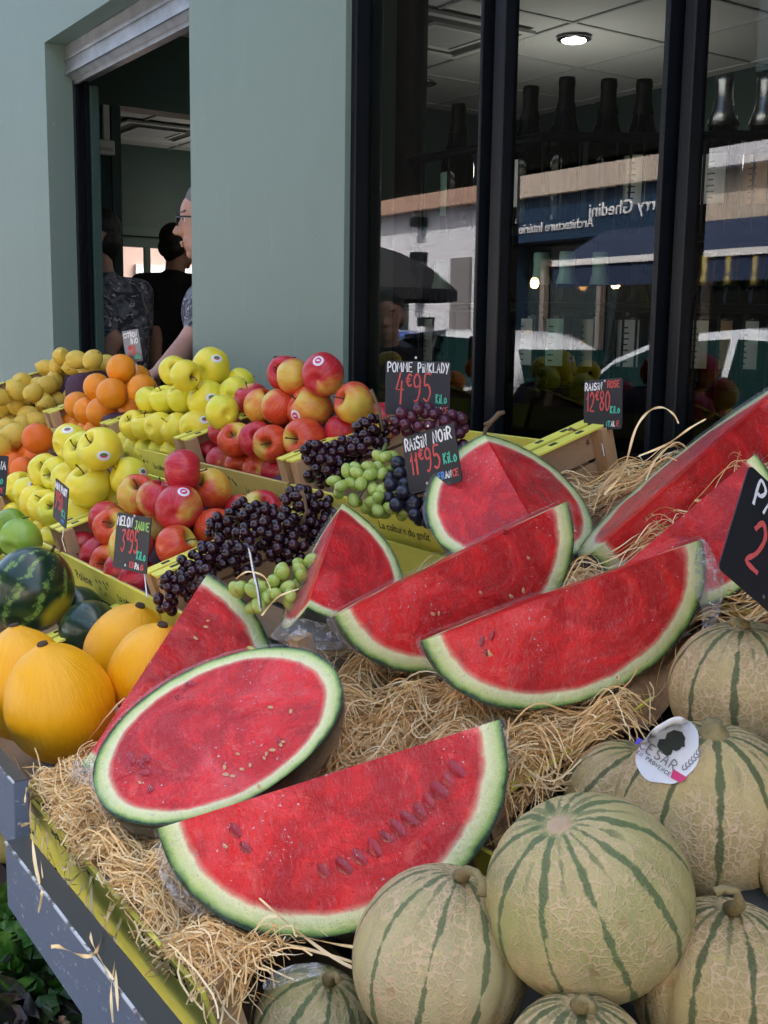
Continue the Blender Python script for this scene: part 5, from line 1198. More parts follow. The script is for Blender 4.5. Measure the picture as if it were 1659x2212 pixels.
# ------------------------------------------------------------ netted striped melons
def netmelon(px, py, r, d, m, label, hole, stem, ob=.94, spin=0, rscale=1):
    c = atd(px, py, d); R = r / F * d; prof = []
    for i in range(61):
        t_ = pi * i / 60; s_ = max(0, sin(t_)); rr = R * s_ ** .95; z = -R * ob * cos(t_); z -= R * .05 * math.exp(-(rr / (R * .18)) ** 2) * (1 if t_ > pi / 2 else -1); prof.append((rr, z))
    ph = px * .01
    def fx(v, t):
        k = abs(((t * 10 / (2 * pi)) % 1) - .5) * 2          # 1 at groove
        g = .028 * (1 - abs(1 - k) * 3) if k > .667 else 0
        s_ = 1 - max(0, g) * min(1, hypot(v.x, v.y) / (R * .5)) + .012 * sin(2 * t + ph) + .012 * noise.noise(v * 22 + Vector((ph, 0, 0)))
        return Vector((v.x * s_, v.y * s_, v.z))
    vs, fs = revolve(prof, 120, fx)
    # groove phase matches the shader (grooves where angle*10/2pi is an integer)
    vs = [Matrix.Rotation(pi / 10, 3, 'Z') @ v for v in vs]
    o = link('striped_melon', mesh('striped_melon', vs, fs, M[m], True))
    k = d / F; tc = (CAM - c).normalized(); dx = (hole[0] - px) * k / (R * ob); dy = (hole[1] - py) * k / (R * ob); q = hypot(dx, dy)
    if q > .97: dx, dy, q = dx * .97 / q, dy * .97 / q, .97
    uu = (RIGHT - tc * RIGHT.dot(tc)).normalized(); vv = tc.cross(uu); ax = (uu * dx - vv * dy + tc * math.sqrt(1 - q * q)).normalized()
    o.matrix_world = Matrix.Translation(c) @ frame_from(ax, spin); tag(o, label, 'melon', 'netted melons with green stripes')
    zt = R * ob * .95
    if stem == 'scar': MB().lathe([(.0005, zt + .0005), (.004, zt + .002), (.008, zt + .0015), (.0105, zt - .001), (.012, zt - .004)], 18).build('blossom_scar', M['melon_scar'], o, smooth=True)
    elif stem == 'stub':
        s2 = MB().lathe([(.016, zt - .004), (.011, zt + .003), (.007, zt + .009), (.0065, zt + .012), (.001, zt + .0115)], 14).build('stem', M['melon_stem'], o, smooth=True)
    else:
        inv = o.matrix_world.to_3x3().inverted(); pts = [Vector((0, 0, zt - .002))]
        for (sx, sy, dd) in stem:
            pts.append(o.matrix_world.inverted() @ atd(sx, sy, dd))
        MB().tube(pts, [.0066, .0036] + [.0026] * (len(pts) - 3) + [.0036], 10).build('stem', M['melon_stem'], o, smooth=True)
    return o, c, R
netmelon(1271, 1938, 222, .80, 'melon_net_green', 'striped melon with its blossom end facing up, in the middle of the pile', (1216, 1788), 'scar', .97, .2)
netmelon(952, 2070, 192, .835, 'melon_net_heavy', 'heavily netted melon with a curled stem at the foot of the watermelon quarter', (1000, 1895), [(1008, 1880, .775), (1030, 1885, .76), (1042, 1905, .755), (1040, 1935, .75)], 1.02, .5)
m3o, c3, R3 = netmelon(1530, 1758, 200, .90, 'melon_net_tan', 'striped melon carrying a large white paper sticker', (1553, 1588), 'stub', .98, .42)
netmelon(1606, 1492, 158, 1.02, 'melon_net_tan', 'striped melon at the back below the wooden crate corner', (1612, 1352), [(1612, 1348, 1.0), (1600, 1340, .99), (1580, 1345, .985)], .95, .9)
netmelon(1345, 1728, 128, .99, 'melon_net_tan', 'striped melon half hidden behind the stickered one', (1400, 1630), 'stub', .98, .1)
netmelon(1560, 2135, 192, .80, 'melon_net_tan', 'brownish striped melon with a hooked green stem at the lower right', (1598, 1965), [(1600, 1955, .735), (1590, 1925, .73), (1562, 1920, .73), (1545, 1928, .73)], .98, .3)
netmelon(1800, 1850, 168, .84, 'melon_net_tan', 'striped melon cut off by the right edge', (1790, 1700), 'stub', .98, .7)
netmelon(1248, 2318, 168, .735, 'melon_net_tan', 'striped melon cut off by the bottom edge with a pointed stem', (1262, 2178), [(1262, 2165, .69), (1275, 2160, .69), (1282, 2185, .69)], .96, .2)
m9, _, _ = netmelon(676, 2215, 128, .90, 'melon_net_green', 'greenish melon in film at the bottom edge beside the straw', (712, 2120), [(712, 2112, .865), (725, 2105, .862), (735, 2122, .86)], .96, .2)
bpy.context.view_layer.update(); film_bunch([(580, 2130, .855), (610, 2110, .85), (650, 2098, .855), (690, 2092, .86)], m9, [.004, .006, .006, .004], 6)
# large paper sticker with a portrait emblem on the stickered melon
bvh = BVHTree.FromPolygons([m3o.matrix_world @ v.co for v in m3o.data.vertices], [p.vertices[:] for p in m3o.data.polygons])
cpx, cpy = 1444, 1628; ta = radians(35)
def S2(x, y, lift):              # sticker plane (pixels, x along the writing) to melon surface
    X = cpx + x * cos(ta) + y * sin(ta); Y = cpy + x * sin(ta) * -1 * -1 - y * cos(ta)
    v = ray(X, Y).normalized(); h = bvh.ray_cast(CAM, v)
    p = h[0] if h[0] else CAM + v * .88
    n_ = h[1] if h[0] else -v
    return p + n_ * lift
inv3 = m3o.matrix_world.inverted()
def outline(t_):
    # rounded leaf-like blank, wider along the upper right
    r = 1 + .05 * cos(3 * t_ + .5) + .02 * sin(7 * t_); return 62 * r * cos(t_), 77 * r * sin(t_) + 4
def patch(fn, rings, n, lift, m, nm, par, x0=0, y0=0):
    vs = []
    for i in range(rings + 1):
        for k in range(n if i else 1):
            x, y = fn(2 * pi * k / n); vs.append(inv3 @ S2(x0 + x * i / rings, y0 + y * i / rings, lift))
    fs = [(0, 1 + k, 1 + (k + 1) % n) for k in range(n)] + [(1 + (i - 1) * n + k, 1 + i * n + k, 1 + i * n + (k + 1) % n, 1 + (i - 1) * n + (k + 1) % n) for i in range(1, rings) for k in range(n)]
    return link(nm, mesh(nm, vs, fs, M[m], True), par)
stk = patch(outline, 8, 48, .0012, 'sticker_white', 'sticker', m3o)
def poly_patch(pts, lift, m, nm):
    cx_ = sum(p[0] for p in pts) / len(pts); cy_ = sum(p[1] for p in pts) / len(pts); n = len(pts)
    vs = [inv3 @ S2(cx_, cy_, lift)]
    for s_ in (.5, 1):
        for x, y in pts: vs.append(inv3 @ S2(cx_ + (x - cx_) * s_, cy_ + (y - cy_) * s_, lift))
    fs = [(0, 1 + k, 1 + (k + 1) % n) for k in range(n)] + [(1 + k, 1 + n + k, 1 + n + (k + 1) % n, 1 + (k + 1) % n) for k in range(n)]
    return link(nm, mesh(nm, vs, fs, M[m]), stk)
poly_patch([(30, -22), (66, -20), (58, -38), (36, -40)], .0018, 'sticker_pink', 'red_corner'); poly_patch([(-74, -8), (-62, -8), (-62, -24), (-72, -26)], .0018, 'sticker_blue', 'blue_corner')
poly_patch([(-26, -2), (-30, 12), (-20, 20), (-24, 32), (-16, 46), (0, 52), (14, 46), (17, 38), (24, 30), (18, 26), (19, 20), (14, 12), (6, 10), (10, 0), (2, -8), (-12, -8)], .0018, 'ink', 'emblem')
def ribbon(pts, w, lift, nm='emblem', m='ink'):
    vs = []
    for i, (x, y) in enumerate(pts):
        a_ = pts[min(i + 1, len(pts) - 1)]; b3 = pts[max(i - 1, 0)]; dx, dy = a_[0] - b3[0], a_[1] - b3[1]; l_ = hypot(dx, dy) or 1
        vs += [inv3 @ S2(x - dy / l_ * w, y + dx / l_ * w, lift), inv3 @ S2(x + dy / l_ * w, y - dx / l_ * w, lift)]
    return vs, [(2 * i, 2 * i + 1, 2 * i + 3, 2 * i + 2) for i in range(len(pts) - 1)]
bb3 = MB()
for k in range(7):
    bx, by_ = 48 + k * 2.6 - k * k * .3, -12 + k * 8.5
    for s_ in (-1, 1): vs, fs = ribbon([(bx, by_), (bx + s_ * 4, by_ + 4), (bx + s_ * 5.5, by_ + 9)], 1.2, .0018); bb3.add(vs, fs)
bb3.build('laurel', M['sticker_grey'], stk)
GL = {'C': [[(1, .85), (.6, 1), (.2, .8), (.05, .5), (.2, .15), (.6, 0), (1, .15)]], 'E': [[(.9, 1), (.1, 1), (.1, 0), (.9, 0)], [(.1, .52), (.7, .52)]], 'S': [[(.9, .85), (.5, 1), (.15, .8), (.3, .55), (.7, .45), (.88, .22), (.5, 0), (.1, .15)]],
      'A': [[(.0, 0), (.45, 1), (.95, 0)], [(.2, .38), (.72, .38)]], 'R': [[(.1, 0), (.1, 1), (.6, 1), (.88, .78), (.6, .52), (.1, .5)], [(.45, .5), (.95, 0)]],
      'P': [[(.12, 0), (.1, 1), (.6, 1), (.9, .78), (.6, .5), (.12, .48)]], 'O': [[(.5, 1), (.12, .8), (.05, .4), (.35, 0), (.75, .05), (.95, .45), (.8, .88), (.5, 1)]], 'M': [[(.02, 0), (.12, 1), (.5, .35), (.85, 1), (.98, 0)]],
      'I': [[(.5, 0), (.5, .75)], [(.5, .95), (.52, 1.0)]], 'i': [[(.5, 0), (.5, .6)], [(.5, .85), (.52, .9)]], 'N': [[(.1, 0), (.12, 1), (.85, 0), (.9, 1)]], 'K': [[(.12, 0), (.12, 1)], [(.85, 1), (.15, .45), (.9, 0)]], 'L': [[(.12, 1), (.12, 0), (.85, .02)]],
      'D': [[(.12, 0), (.12, 1), (.6, .92), (.92, .5), (.6, .06), (.12, 0)]], 'Y': [[(.05, 1), (.45, .5)], [(.95, 1), (.3, -.15)]], 'k': [[(.12, 0), (.12, 1)], [(.8, .65), (.15, .3), (.85, 0)]], 'l': [[(.45, 1), (.45, .05), (.7, 0)]],
      'o': [[(.5, .6), (.12, .4), (.2, .05), (.65, 0), (.88, .3), (.5, .6)]], 'F': [[(.12, 0), (.12, 1), (.85, 1)], [(.12, .52), (.65, .52)]], 'T': [[(.0, 1), (1, 1)], [(.5, 1), (.5, 0)]], 'J': [[(.2, 1), (.9, 1)], [(.65, 1), (.62, .2), (.35, 0), (.1, .15)]],
      'U': [[(.1, 1), (.12, .25), (.45, 0), (.82, .2), (.88, 1)]], 'V': [[(.05, 1), (.45, 0), (.95, 1)]], 'G': [[(.9, .85), (.5, 1), (.12, .7), (.1, .3), (.45, 0), (.88, .15), (.9, .45), (.55, .45)]], 'B': [[(.12, 0), (.12, 1), (.6, .95), (.75, .75), (.5, .53), (.12, .5)], [(.5, .53), (.85, .3), (.55, .02), (.12, 0)]], 'Q': [[(.5, 1), (.12, .8), (.05, .4), (.35, 0), (.75, .05), (.95, .45), (.8, .88), (.5, 1)], [(.6, .3), (1, -.1)]],
      '0': [[(.5, 1), (.15, .75), (.1, .3), (.4, 0), (.8, .2), (.88, .7), (.5, 1)]], '1': [[(.1, .62), (.6, 1), (.5, 0)]], '2': [[(.1, .78), (.45, 1), (.85, .75), (.6, .35), (.1, .05), (.95, .0)]], '3': [[(.1, .95), (.85, .95), (.4, .58), (.85, .35), (.5, 0), (.05, .12)]], '4': [[(.55, 1), (.05, .38), (.95, .38)], [(.72, .7), (.62, -.15)]],
      '5': [[(.9, 1), (.25, 1), (.18, .58), (.6, .62), (.88, .3), (.5, 0), (.08, .1)]], '8': [[(.5, .52), (.15, .78), (.5, 1), (.85, .78), (.5, .52), (.1, .25), (.5, 0), (.9, .25), (.5, .52)]], '9': [[(.85, .8), (.5, 1), (.12, .78), (.3, .5), (.85, .6), (.85, .8), (.8, .3), (.45, -.05), (.2, .0)]],
      '€': [[(.95, .85), (.6, 1), (.28, .7), (.28, .3), (.6, 0), (.95, .12)], [(.05, .6), (.7, .62)], [(.05, .4), (.65, .42)]], '-': [[(.2, .45), (.8, .45)]], '.': [[(.45, .0), (.52, .05)]], '°': [[(.5, .55), (.4, .45), (.5, .35), (.6, .45), (.5, .55)]], ' ': []}
def smooth_line(pts, k=4):
    if len(pts) < 3: return pts
    out = []
    for i in range(len(pts) - 1):
        p0 = pts[max(i - 1, 0)]; p1 = pts[i]; p2 = pts[i + 1]; p3 = pts[min(i + 2, len(pts) - 1)]
        for j in range(k):
            t_ = j / k; out.append(tuple(.5 * ((2 * p1[c]) + (-p0[c] + p2[c]) * t_ + (2 * p0[c] - 5 * p1[c] + 4 * p2[c] - p3[c]) * t_ ** 2 + (-p0[c] + 3 * p1[c] - 3 * p2[c] + p3[c]) * t_ ** 3) for c in (0, 1)))
    return out + [pts[-1]]
ROUND = set('CSPROD0235689€GUoJBQ°')
bb3 = MB()
for k, ch in enumerate('CESAR'):
    for ln in GL[ch]:
        vs, fs = ribbon([(-58 + k * 19 + x * 15, -26 + y * (20 + 4 * (k == 0))) for x, y in smooth_line(ln) if 1], 1.3, .0018); bb3.add(vs, fs)
bb3.build('sticker_lettering', M['sticker_grey'], stk)
bb3 = MB()
for k, ch in enumerate('EN PROVENCE'):
    for ln in GL[ch]:
        vs, fs = ribbon([(-54 + k * 8 + x * 6, -40 + y * 8) for x, y in ln], .7, .0018); bb3.add(vs, fs)
bb3.build('sticker_lettering', M['ink'], stk)
# ------------------------------------------------------------ slate price signs, hand lettered
def price_sign(TL, TR, BL, lines, label, board='slate_board', skewer=None, seed=0, holes=()):
    """corners as (px, py, depth); lines: (text, colour, x, y, size, stretch) in sign units (width 1)"""
    A, B_, C_ = atd(*TL), atd(*TR), atd(*BL); ux = (B_ - A); w = ux.length; ux.normalize(); uy = (A - C_); uy = (uy - ux * uy.dot(ux)); h = uy.length; uy.normalize(); n_ = ux.cross(uy)
    Mx = Matrix((ux, uy, n_)).transposed().to_4x4(); Mx.translation = A - uy * h
    e = empty('price_sign', label, 'price sign', 'hand written slate price signs', mat=Mx); r = .045 * w; pts = []
    for cx_, cy_, a0 in ((w - r, h - r, 0), (r, h - r, 90), (r, r, 180), (w - r, r, 270)):
        for k in range(5): t_ = radians(a0 + k * 22.5); pts.append((cx_ + r * cos(t_), cy_ + r * sin(t_)))
    MB().prism(pts, -.0012, 0).build('board', M[board], e)
    r2 = random.Random(seed); H = h / w; mbs = {}
    for (txt, col, x0, x1, y0, y1, wd) in lines:
        adv = lambda ch: (.45 if ch == ' ' else (.52 if ch in 'iIl.1' else (1.15 if ch == 'M' else (.72 if ch == '€' else 1.0))))
        tot = sum(adv(c_) for c_ in txt); gx = (x1 - x0) * w / tot; x = x0 * w; gh = (y1 - y0) * h
        for ch in txt:
            A_ = adv(ch) * gx
            if ch != ' ':
                small = ch == '€'; hh = gh * (.45 if small else 1); yb = y0 * h + (gh * .55 if small else 0) + r2.uniform(-.03, .03) * gh; slant = r2.uniform(.0, .10)
                for ln in GL[ch]:
                    L_ = smooth_line(ln) if ch in ROUND else ln; P = [(x + (px_ * .80 + slant * py_ * .5) * A_, yb + py_ * hh) for px_, py_ in L_]
                    wid = wd * w * .40; vs = []
                    for i, (qx, qy) in enumerate(P):
                        a1, b1 = P[min(i + 1, len(P) - 1)], P[max(i - 1, 0)]; dx, dy = a1[0] - b1[0], a1[1] - b1[1]; l_ = hypot(dx, dy) or 1; ww = wid * r2.uniform(.8, 1.15)
                        if i == 0: qx -= dx / l_ * wid * .6; qy -= dy / l_ * wid * .6
                        if i == len(P) - 1: qx += dx / l_ * wid * .6; qy += dy / l_ * wid * .6
                        vs += [(qx - dy / l_ * ww, qy + dx / l_ * ww, .0004), (qx + dy / l_ * ww, qy - dx / l_ * ww, .0004)]
                    mbs.setdefault(col, MB()).add(vs, [(2 * i, 2 * i + 1, 2 * i + 3, 2 * i + 2) for i in range(len(P) - 1)])
            x += A_
    bd = e.children[0] if e.children else None
    for col, mb in mbs.items(): mb.build('lettering', M['chalk_' + col], e)
    hb = MB()
    for hx, hy in holes: hb.lathe([(.0011, .0002), (.0018, .0006), (.0011, .0007)], 10, Matrix.Translation((hx * w, hy * w, 0)))
    if holes: hb.build('eyelet', M['wire'], e)
    if skewer:
        inv = Mx.inverted(); MB().tube([inv @ atd(*s_) for s_ in skewer], .0009, 6).build('skewer', M['wire'], e)
    return e
price_sign((833, 779, 1.66), (973, 781, 1.66), (838, 895, 1.66), [('POMME', 'white', .03, .43, .80, .97, .024), ('PiNKLADY', 'white', .50, .99, .79, .96, .024), ('4€95', 'red', .16, .74, .26, .76, .032), ('KiLo', 'green', .78, .96, .22, .38, .020), ('FR', 'blue', .63, .76, .03, .14, .022), ('AN', 'white', .77, .87, .03, .14, .022), ('CE', 'red', .88, .98, .03, .14, .022)], 'price sign for apples standing by the window, large red price with writing above', skewer=[(905, 893, 1.665), (905, 960, 1.66)], seed=1, holes=[(.465, .88)])
price_sign((868, 946, 1.47), (980, 912, 1.41), (888, 1068, 1.46), [('RAiSiN', 'white', .04, .48, .74, .94, .034), ('NOiR', 'white', .58, .95, .76, .95, .034), ('11€95', 'red', .10, .70, .32, .70, .038), ('KiLo', 'green', .72, .98, .36, .53, .028), ('FR', 'blue', .58, .71, .12, .23, .026), ('AN', 'white', .72, .84, .12, .23, .026), ('CE', 'red', .85, .97, .12, .23, .026)], 'price sign reading raisin noir above the blue black grapes', skewer=[(956, 1050, 1.42), (966, 1090, 1.41), (975, 1140, 1.40)], seed=2, holes=[(.36, .10), (.52, .11), (.53, .90)])
price_sign((1262, 823, 1.60), (1345, 815, 1.54), (1263, 930, 1.60), [('RAiSiN', 'white', .03, .50, .80, .94, .034), ('ROSE', 'red', .62, .95, .82, .95, .030), ('12€80', 'red', .08, .72, .38, .76, .036), ('KiLo', 'green', .70, .96, .32, .45, .030), ('iT', 'green', .60, .72, .06, .16, .028), ('AL', 'white', .73, .84, .06, .16, .028), ('iE', 'red', .85, .95, .06, .16, .028)], 'price sign for pink grapes in front of the middle window pane', skewer=[(1302, 928, 1.57), (1298, 948, 1.57), (1305, 985, 1.57)], seed=3, holes=[(.40, .08), (.52, .08), (.55, .92)])
price_sign((254, 1106, 1.44), (327, 1119, 1.39), (276, 1232, 1.42), [('MELON', 'white', .03, .50, .78, .94, .040), ('JAUNE', 'lime', .56, .98, .76, .90, .034), ('3€95', 'red', .20, .72, .33, .72, .046), ('KiLo', 'green', .68, .96, .24, .38, .036), ('ES', 'red', .50, .64, .07, .16, .034), ('PA', 'white', .66, .79, .06, .15, .034), ('G', 'red', .82, .92, .06, .15, .034)], 'price sign reading melon jaune leaning on the lower red apples', skewer=[(312, 1240, 1.405), (318, 1290, 1.40)], seed=4, holes=[(.52, .94), (.38, .08)])
price_sign((120, 1032, 1.66), (148, 1056, 1.60), (124, 1126, 1.65), [('MiNi', 'white', .05, .42, .78, .93, .07), ('PAST', 'white', .50, .95, .78, .92, .07), ('3€50', 'red', .12, .70, .32, .70, .07), ('Ki', 'green', .66, .94, .24, .40, .06), ('iT', 'blue', .62, .90, .06, .14, .05)], 'narrow price sign seen almost edge on beside the lower yellow apples', skewer=[(140, 1135, 1.62), (134, 1165, 1.62), (142, 1192, 1.62)], seed=5)
price_sign((-62, 982, 1.85), (19, 985, 1.85), (-50, 1070, 1.84), [('CLEMENNA', 'white', .06, .97, .66, .86, .030), ('2€50', 'red', .1, .6, .30, .60, .034), ('KiLo', 'green', .62, .92, .30, .50, .028), ('ESPAG', 'red', .40, .78, .08, .20, .026), ('NE', 'red', .80, .96, .08, .20, .026)], 'black price sign cut off by the left edge below the clementines', seed=6)
price_sign((1620, 1003, .96), (1802, 1175, 1.010), (1522, 1200, .908), [('PAST', 'white', .12, .62, .72, .94, .034), ('2€95', 'red', .20, .88, .20, .62, .046), ('KiLo', 'green', .74, .96, .08, .2, .022)], 'large black price sign tilted in front of the leaning watermelon slices', skewer=[(1690, 1260, .94), (1705, 1340, .95)], seed=7, holes=[(.46, .06), (.57, .06)])
price_sign((263, 716, 2.55), (298, 710, 2.50), (281, 783, 2.55), [('CiTRON', 'white', .08, .92, .78, .92, .06), ('BiO', 'white', .45, .92, .58, .72, .06), ('3€50', 'red', .2, .7, .22, .50, .06), ('KiLo', 'green', .55, .92, .10, .22, .05)], 'pale glaring price sign standing behind the oranges', board='slate_glare', skewer=[(294, 784, 2.53), (294, 800, 2.53)], seed=8)
price_sign((591, 769, 2.02), (640, 771, 2.02), (592, 812, 2.02), [('POMME', 'white', .05, .6, .68, .9, .03)], 'price sign almost hidden behind the top red apples', seed=9)
# tall bent wire skewer in the green grapes, its sign removed
sk_ = empty('sign_skewer', 'bare steel sign skewer standing in the green grapes behind the slices', 'skewer')
b = MB(); b.tube([atd(538, 1185, 1.31), atd(545, 1225, 1.30), atd(556, 1275, 1.29), atd(564, 1320, 1.28)], .0012, 6); b.build('left_prong', M['steel'], sk_)
b = MB(); b.tube([atd(538, 1185, 1.31), atd(552, 1240, 1.30), atd(565, 1318, 1.28)], .0016, 6); b.build('right_prong', M['steel'], sk_)
# ------------------------------------------------------------ people
def blob(name, caps, m, parent, vox=.006, smooth_it=2):
    """one continuous surface grown over tapered capsules [(p0, p1, r0, r1)]"""
    bm = bmesh.new()
    for p0, p1, r0, r1 in caps:
        p0, p1 = Vector(p0), Vector(p1); d = p1 - p0; L = d.length; n = 14
        q = (d.to_track_quat('Z', 'Y') if L > 1e-5 else Vector((0, 0, 1)).to_track_quat('Z', 'Y')).to_matrix().to_4x4(); Mx = Matrix.Translation(p0) @ q
        rings = [(r0 * sin(t), -r0 * cos(t)) for t in np.linspace(.05, pi / 2, 6)] + [(r1 * cos(t), L + r1 * sin(t)) for t in np.linspace(0, pi / 2 - .05, 6)]
        vr = [[bm.verts.new(Mx @ Vector((r * cos(2 * pi * k / n), r * sin(2 * pi * k / n), z))) for k in range(n)] for r, z in rings]
        for a, b in zip(vr, vr[1:]):
            for k in range(n): bm.faces.new((a[k], a[(k + 1) % n], b[(k + 1) % n], b[k]))
        bm.faces.new(vr[0][::-1]); bm.faces.new(vr[-1])
    me = bpy.data.meshes.new(name); bm.to_mesh(me); bm.free(); o = link(name, me)
    md = o.modifiers.new('r', 'REMESH'); md.mode = 'VOXEL'; md.voxel_size = vox; sm = o.modifiers.new('s', 'SMOOTH'); sm.iterations = smooth_it + 3; sm.factor = .6
    dg = bpy.context.evaluated_depsgraph_get(); dg.update(); m2 = bpy.data.meshes.new_from_object(o.evaluated_get(dg)); bpy.data.objects.remove(o)
    m2.name = name; m2.materials.clear(); m2.materials.append(M[m]); m2.polygons.foreach_set('use_smooth', [True] * len(m2.polygons)); return link(name, m2, parent)
def hand(wrist, dirv, palm_n, side, grip=.5):
    """palm, four unequal bent fingers and a thumb, as capsules"""
    d = Vector(dirv).normalized(); n = Vector(palm_n).normalized(); n = (n - d * n.dot(d)).normalized(); s = d.cross(n) * side; w = Vector(wrist); c = []
    for k in (-1.3, -.45, .45, 1.3): c.append((w + s * k * .012, w + d * .085 + s * k * .018, .014, .011))
    for k, L in ((-1.35, .062), (-.45, .076), (.45, .082), (1.35, .070)):
        p = w + d * .088 + s * k * .019; q = p + (d * cos(grip * .6) - n * sin(grip * .6)) * L * .5; r = q + (d * cos(grip * 1.5) - n * sin(grip * 1.5)) * L * .5
        c += [(p, q, .0095, .0085), (q, r, .0085, .007)]
    p = w + d * .025 + s * .022; q = p + (d * .6 + s * .75 - n * .2).normalized() * .04; r = q + (d * .9 + s * .3 - n * .35).normalized() * .032
    return c + [(p, q, .012, .0095), (q, r, .0095, .0075)]
def head_caps(c, f, up, jaw=1.0):
    f = Vector(f).normalized(); up = Vector(up); s = f.cross(up).normalized(); c = Vector(c)
    L = lambda a, b_, d: c + f * a + s * b_ + up * d
    caps = [(L(-.015, 0, .035), L(.015, 0, .035), .085, .078), (L(.028, 0, -.01), L(.032, 0, .04), .062, .066), (L(.035, -.018, -.055), L(.035, .018, -.055), .040 * jaw, .040 * jaw), (L(.062, 0, -.088), L(.055, 0, -.080), .018, .026),
            (L(.088, 0, .018), L(.112, 0, -.022), .007, .0115), (L(.098, -.010, -.026), L(.098, .010, -.026), .008, .008), (L(.082, -.014, -.052), L(.082, .014, -.052), .009, .009), (L(.080, -.012, -.064), L(.080, .012, -.064), .009, .009),
            (L(.074, -.035, .034), L(.084, -.012, .036), .011, .011), (L(.074, .035, .034), L(.084, .012, .036), .011, .011), (L(-.02, 0, -.05), L(-.03, 0, -.13), .055, .056)]
    for k in (-1, 1): caps += [(L(-.012, k * .080, .022), L(-.008, k * .078, -.022), .014, .009), (L(-.018, k * .084, .020), L(-.016, k * .084, .0), .010, .010)]
    return caps, L
def person(label, feet, face_c, f, shoulders_dir, arms, shirt, hair, glasses=False, skin='skin', trunk_lean=(0, 0, 0), cap=None, sleeve=.6):
    feet = Vector(feet); e = empty('person', label, 'person', None, loc=feet); P = lambda v: Vector(v) - feet
    fc = P(face_c); up = Vector((0, 0, 1)); sd = Vector(shoulders_dir).normalized(); bf = up.cross(sd).normalized(); nk = fc - Vector((0, 0, .125)) + Vector(f).normalized() * -.04
    ch = nk + Vector((0, 0, -.15)) + Vector(trunk_lean) * .3; hip = Vector((ch.x * .35, ch.y * .35, .98))
    caps, L = head_caps(fc, f, up)
    body = list(caps) + [(nk + Vector((0, 0, -.02)), ch + Vector((0, 0, .10)), .055, .07)]
    for k in (-1, 1): body += [(ch + sd * k * .02 + Vector((0, 0, .08)), ch + sd * k * .165 + Vector((0, 0, .075)), .06, .058)]
    body += [(ch + sd * -.08, hip + sd * -.06, .11, .11), (ch + sd * .08, hip + sd * .06, .11, .11)]
    for k in (-1, 1):
        hp = hip + sd * k * .09; kn = Vector((hp.x * .6, hp.y * .6, .52)) + bf * .02; an = sd * k * .10 + Vector((0, 0, .09)); body += [(hp, kn, .085, .06), (kn, an, .058, .04), (an + Vector((0, 0, -.04)), an + bf * .15 + Vector((0, 0, -.055)), .038, .03)]
    sh = []
    for k, (el, wr, hd, pn, gr) in arms.items():
        S_ = ch + sd * k * .175 + Vector((0, 0, .075)); el, wr = P(el), P(wr)
        body += [(S_, el, .052, .041), (el, wr, .041, .028)] + hand(wr, hd, pn, k, gr); m_ = S_.lerp(el, sleeve); sh.append((S_, m_, .066, .062))
    bo_ = blob('body', body, skin, e, .0065)
    blob('shirt', [(nk + Vector((0, 0, -.075)), ch + Vector((0, 0, .09)), .062, .085)] + [(ch + sd * k * .02 + Vector((0, 0, .07)), ch + sd * k * .165 + Vector((0, 0, .075)), .078, .068) for k in (-1, 1)] + [(ch + sd * -.085, hip + sd * -.065, .122, .125), (ch + sd * .085, hip + sd * .065, .122, .125), (ch + bf * .01, hip + bf * .01, .13, .125)] + sh, shirt, e, .008)
    trs = []
    for k in (-1, 1):
        hp = hip + sd * k * .09; kn = Vector((hp.x * .6, hp.y * .6, .52)) + bf * .02; an = sd * k * .10 + Vector((0, 0, .12)); trs += [(hp + Vector((0, 0, .03)), kn, .102, .075), (kn, an, .073, .055)]
    blob('trousers', trs + [(hip + sd * -.06, hip + sd * .06, .115, .115)], 'denim', e, .010)
    for k in (-1, 1): an = sd * k * .10; blob('shoe', [(an + Vector((0, 0, .05)), an + bf * .16 + Vector((0, 0, .035)), .048, .036)], 'rubber', e, .01)
    if hair: blob('hair', [(L(-.034, 0, .060), L(.004, 0, .068), .084, .078), (L(-.055, -.022, .005), L(-.055, .022, .005), .060, .060), (L(-.055, 0, -.03), L(-.055, 0, -.02), .048, .048), (L(.03, -.04, .09), L(.03, .04, .09), .035, .035)] + [(L(-.035, k * .058, .045), L(.005, k * .060, .062), .024, .022) for k in (-1, 1)], hair, e, .005, 1)
    if cap: 
        blob('cap', [(L(-.02, 0, .07), L(.02, 0, .07), .088, .086), (L(.09, -.05, .075), L(.09, .05, .075), .018, .018), (L(.07, -.04, .08), L(.07, .04, .08), .03, .03)], cap, e, .006, 1)
    for k in (-1, 1):
        ey = MB(); ey.lathe([(.001, -.011), (.008, -.008), (.011, 0), (.008, .008), (.001, .011)], 10, Matrix.Translation(L(.075, k * .031, .016))); eo = ey.build('eye', M['eye_white'], e, smooth=True)
        MB().lathe([(.001, -.005), (.005, -.002), (.005, .002), (.001, .005)], 8, Matrix.Translation(L(.0835, k * .031, .016))).build('iris', M['hair_dark'], eo, smooth=True)
        blob('eyebrow', [(L(.090, k * .016, .038), L(.080, k * .045, .040), .005, .004)], hair or 'hair_dark', e, .002, 0)
    blob('lips', [(L(.089, -.018, -.056), L(.093, 0, -.054), .004, .006), (L(.093, 0, -.054), L(.089, .018, -.056), .006, .004), (L(.090, -.012, -.064), L(.090, .012, -.064), .005, .005)], 'skin_shade', e, .002, 0)
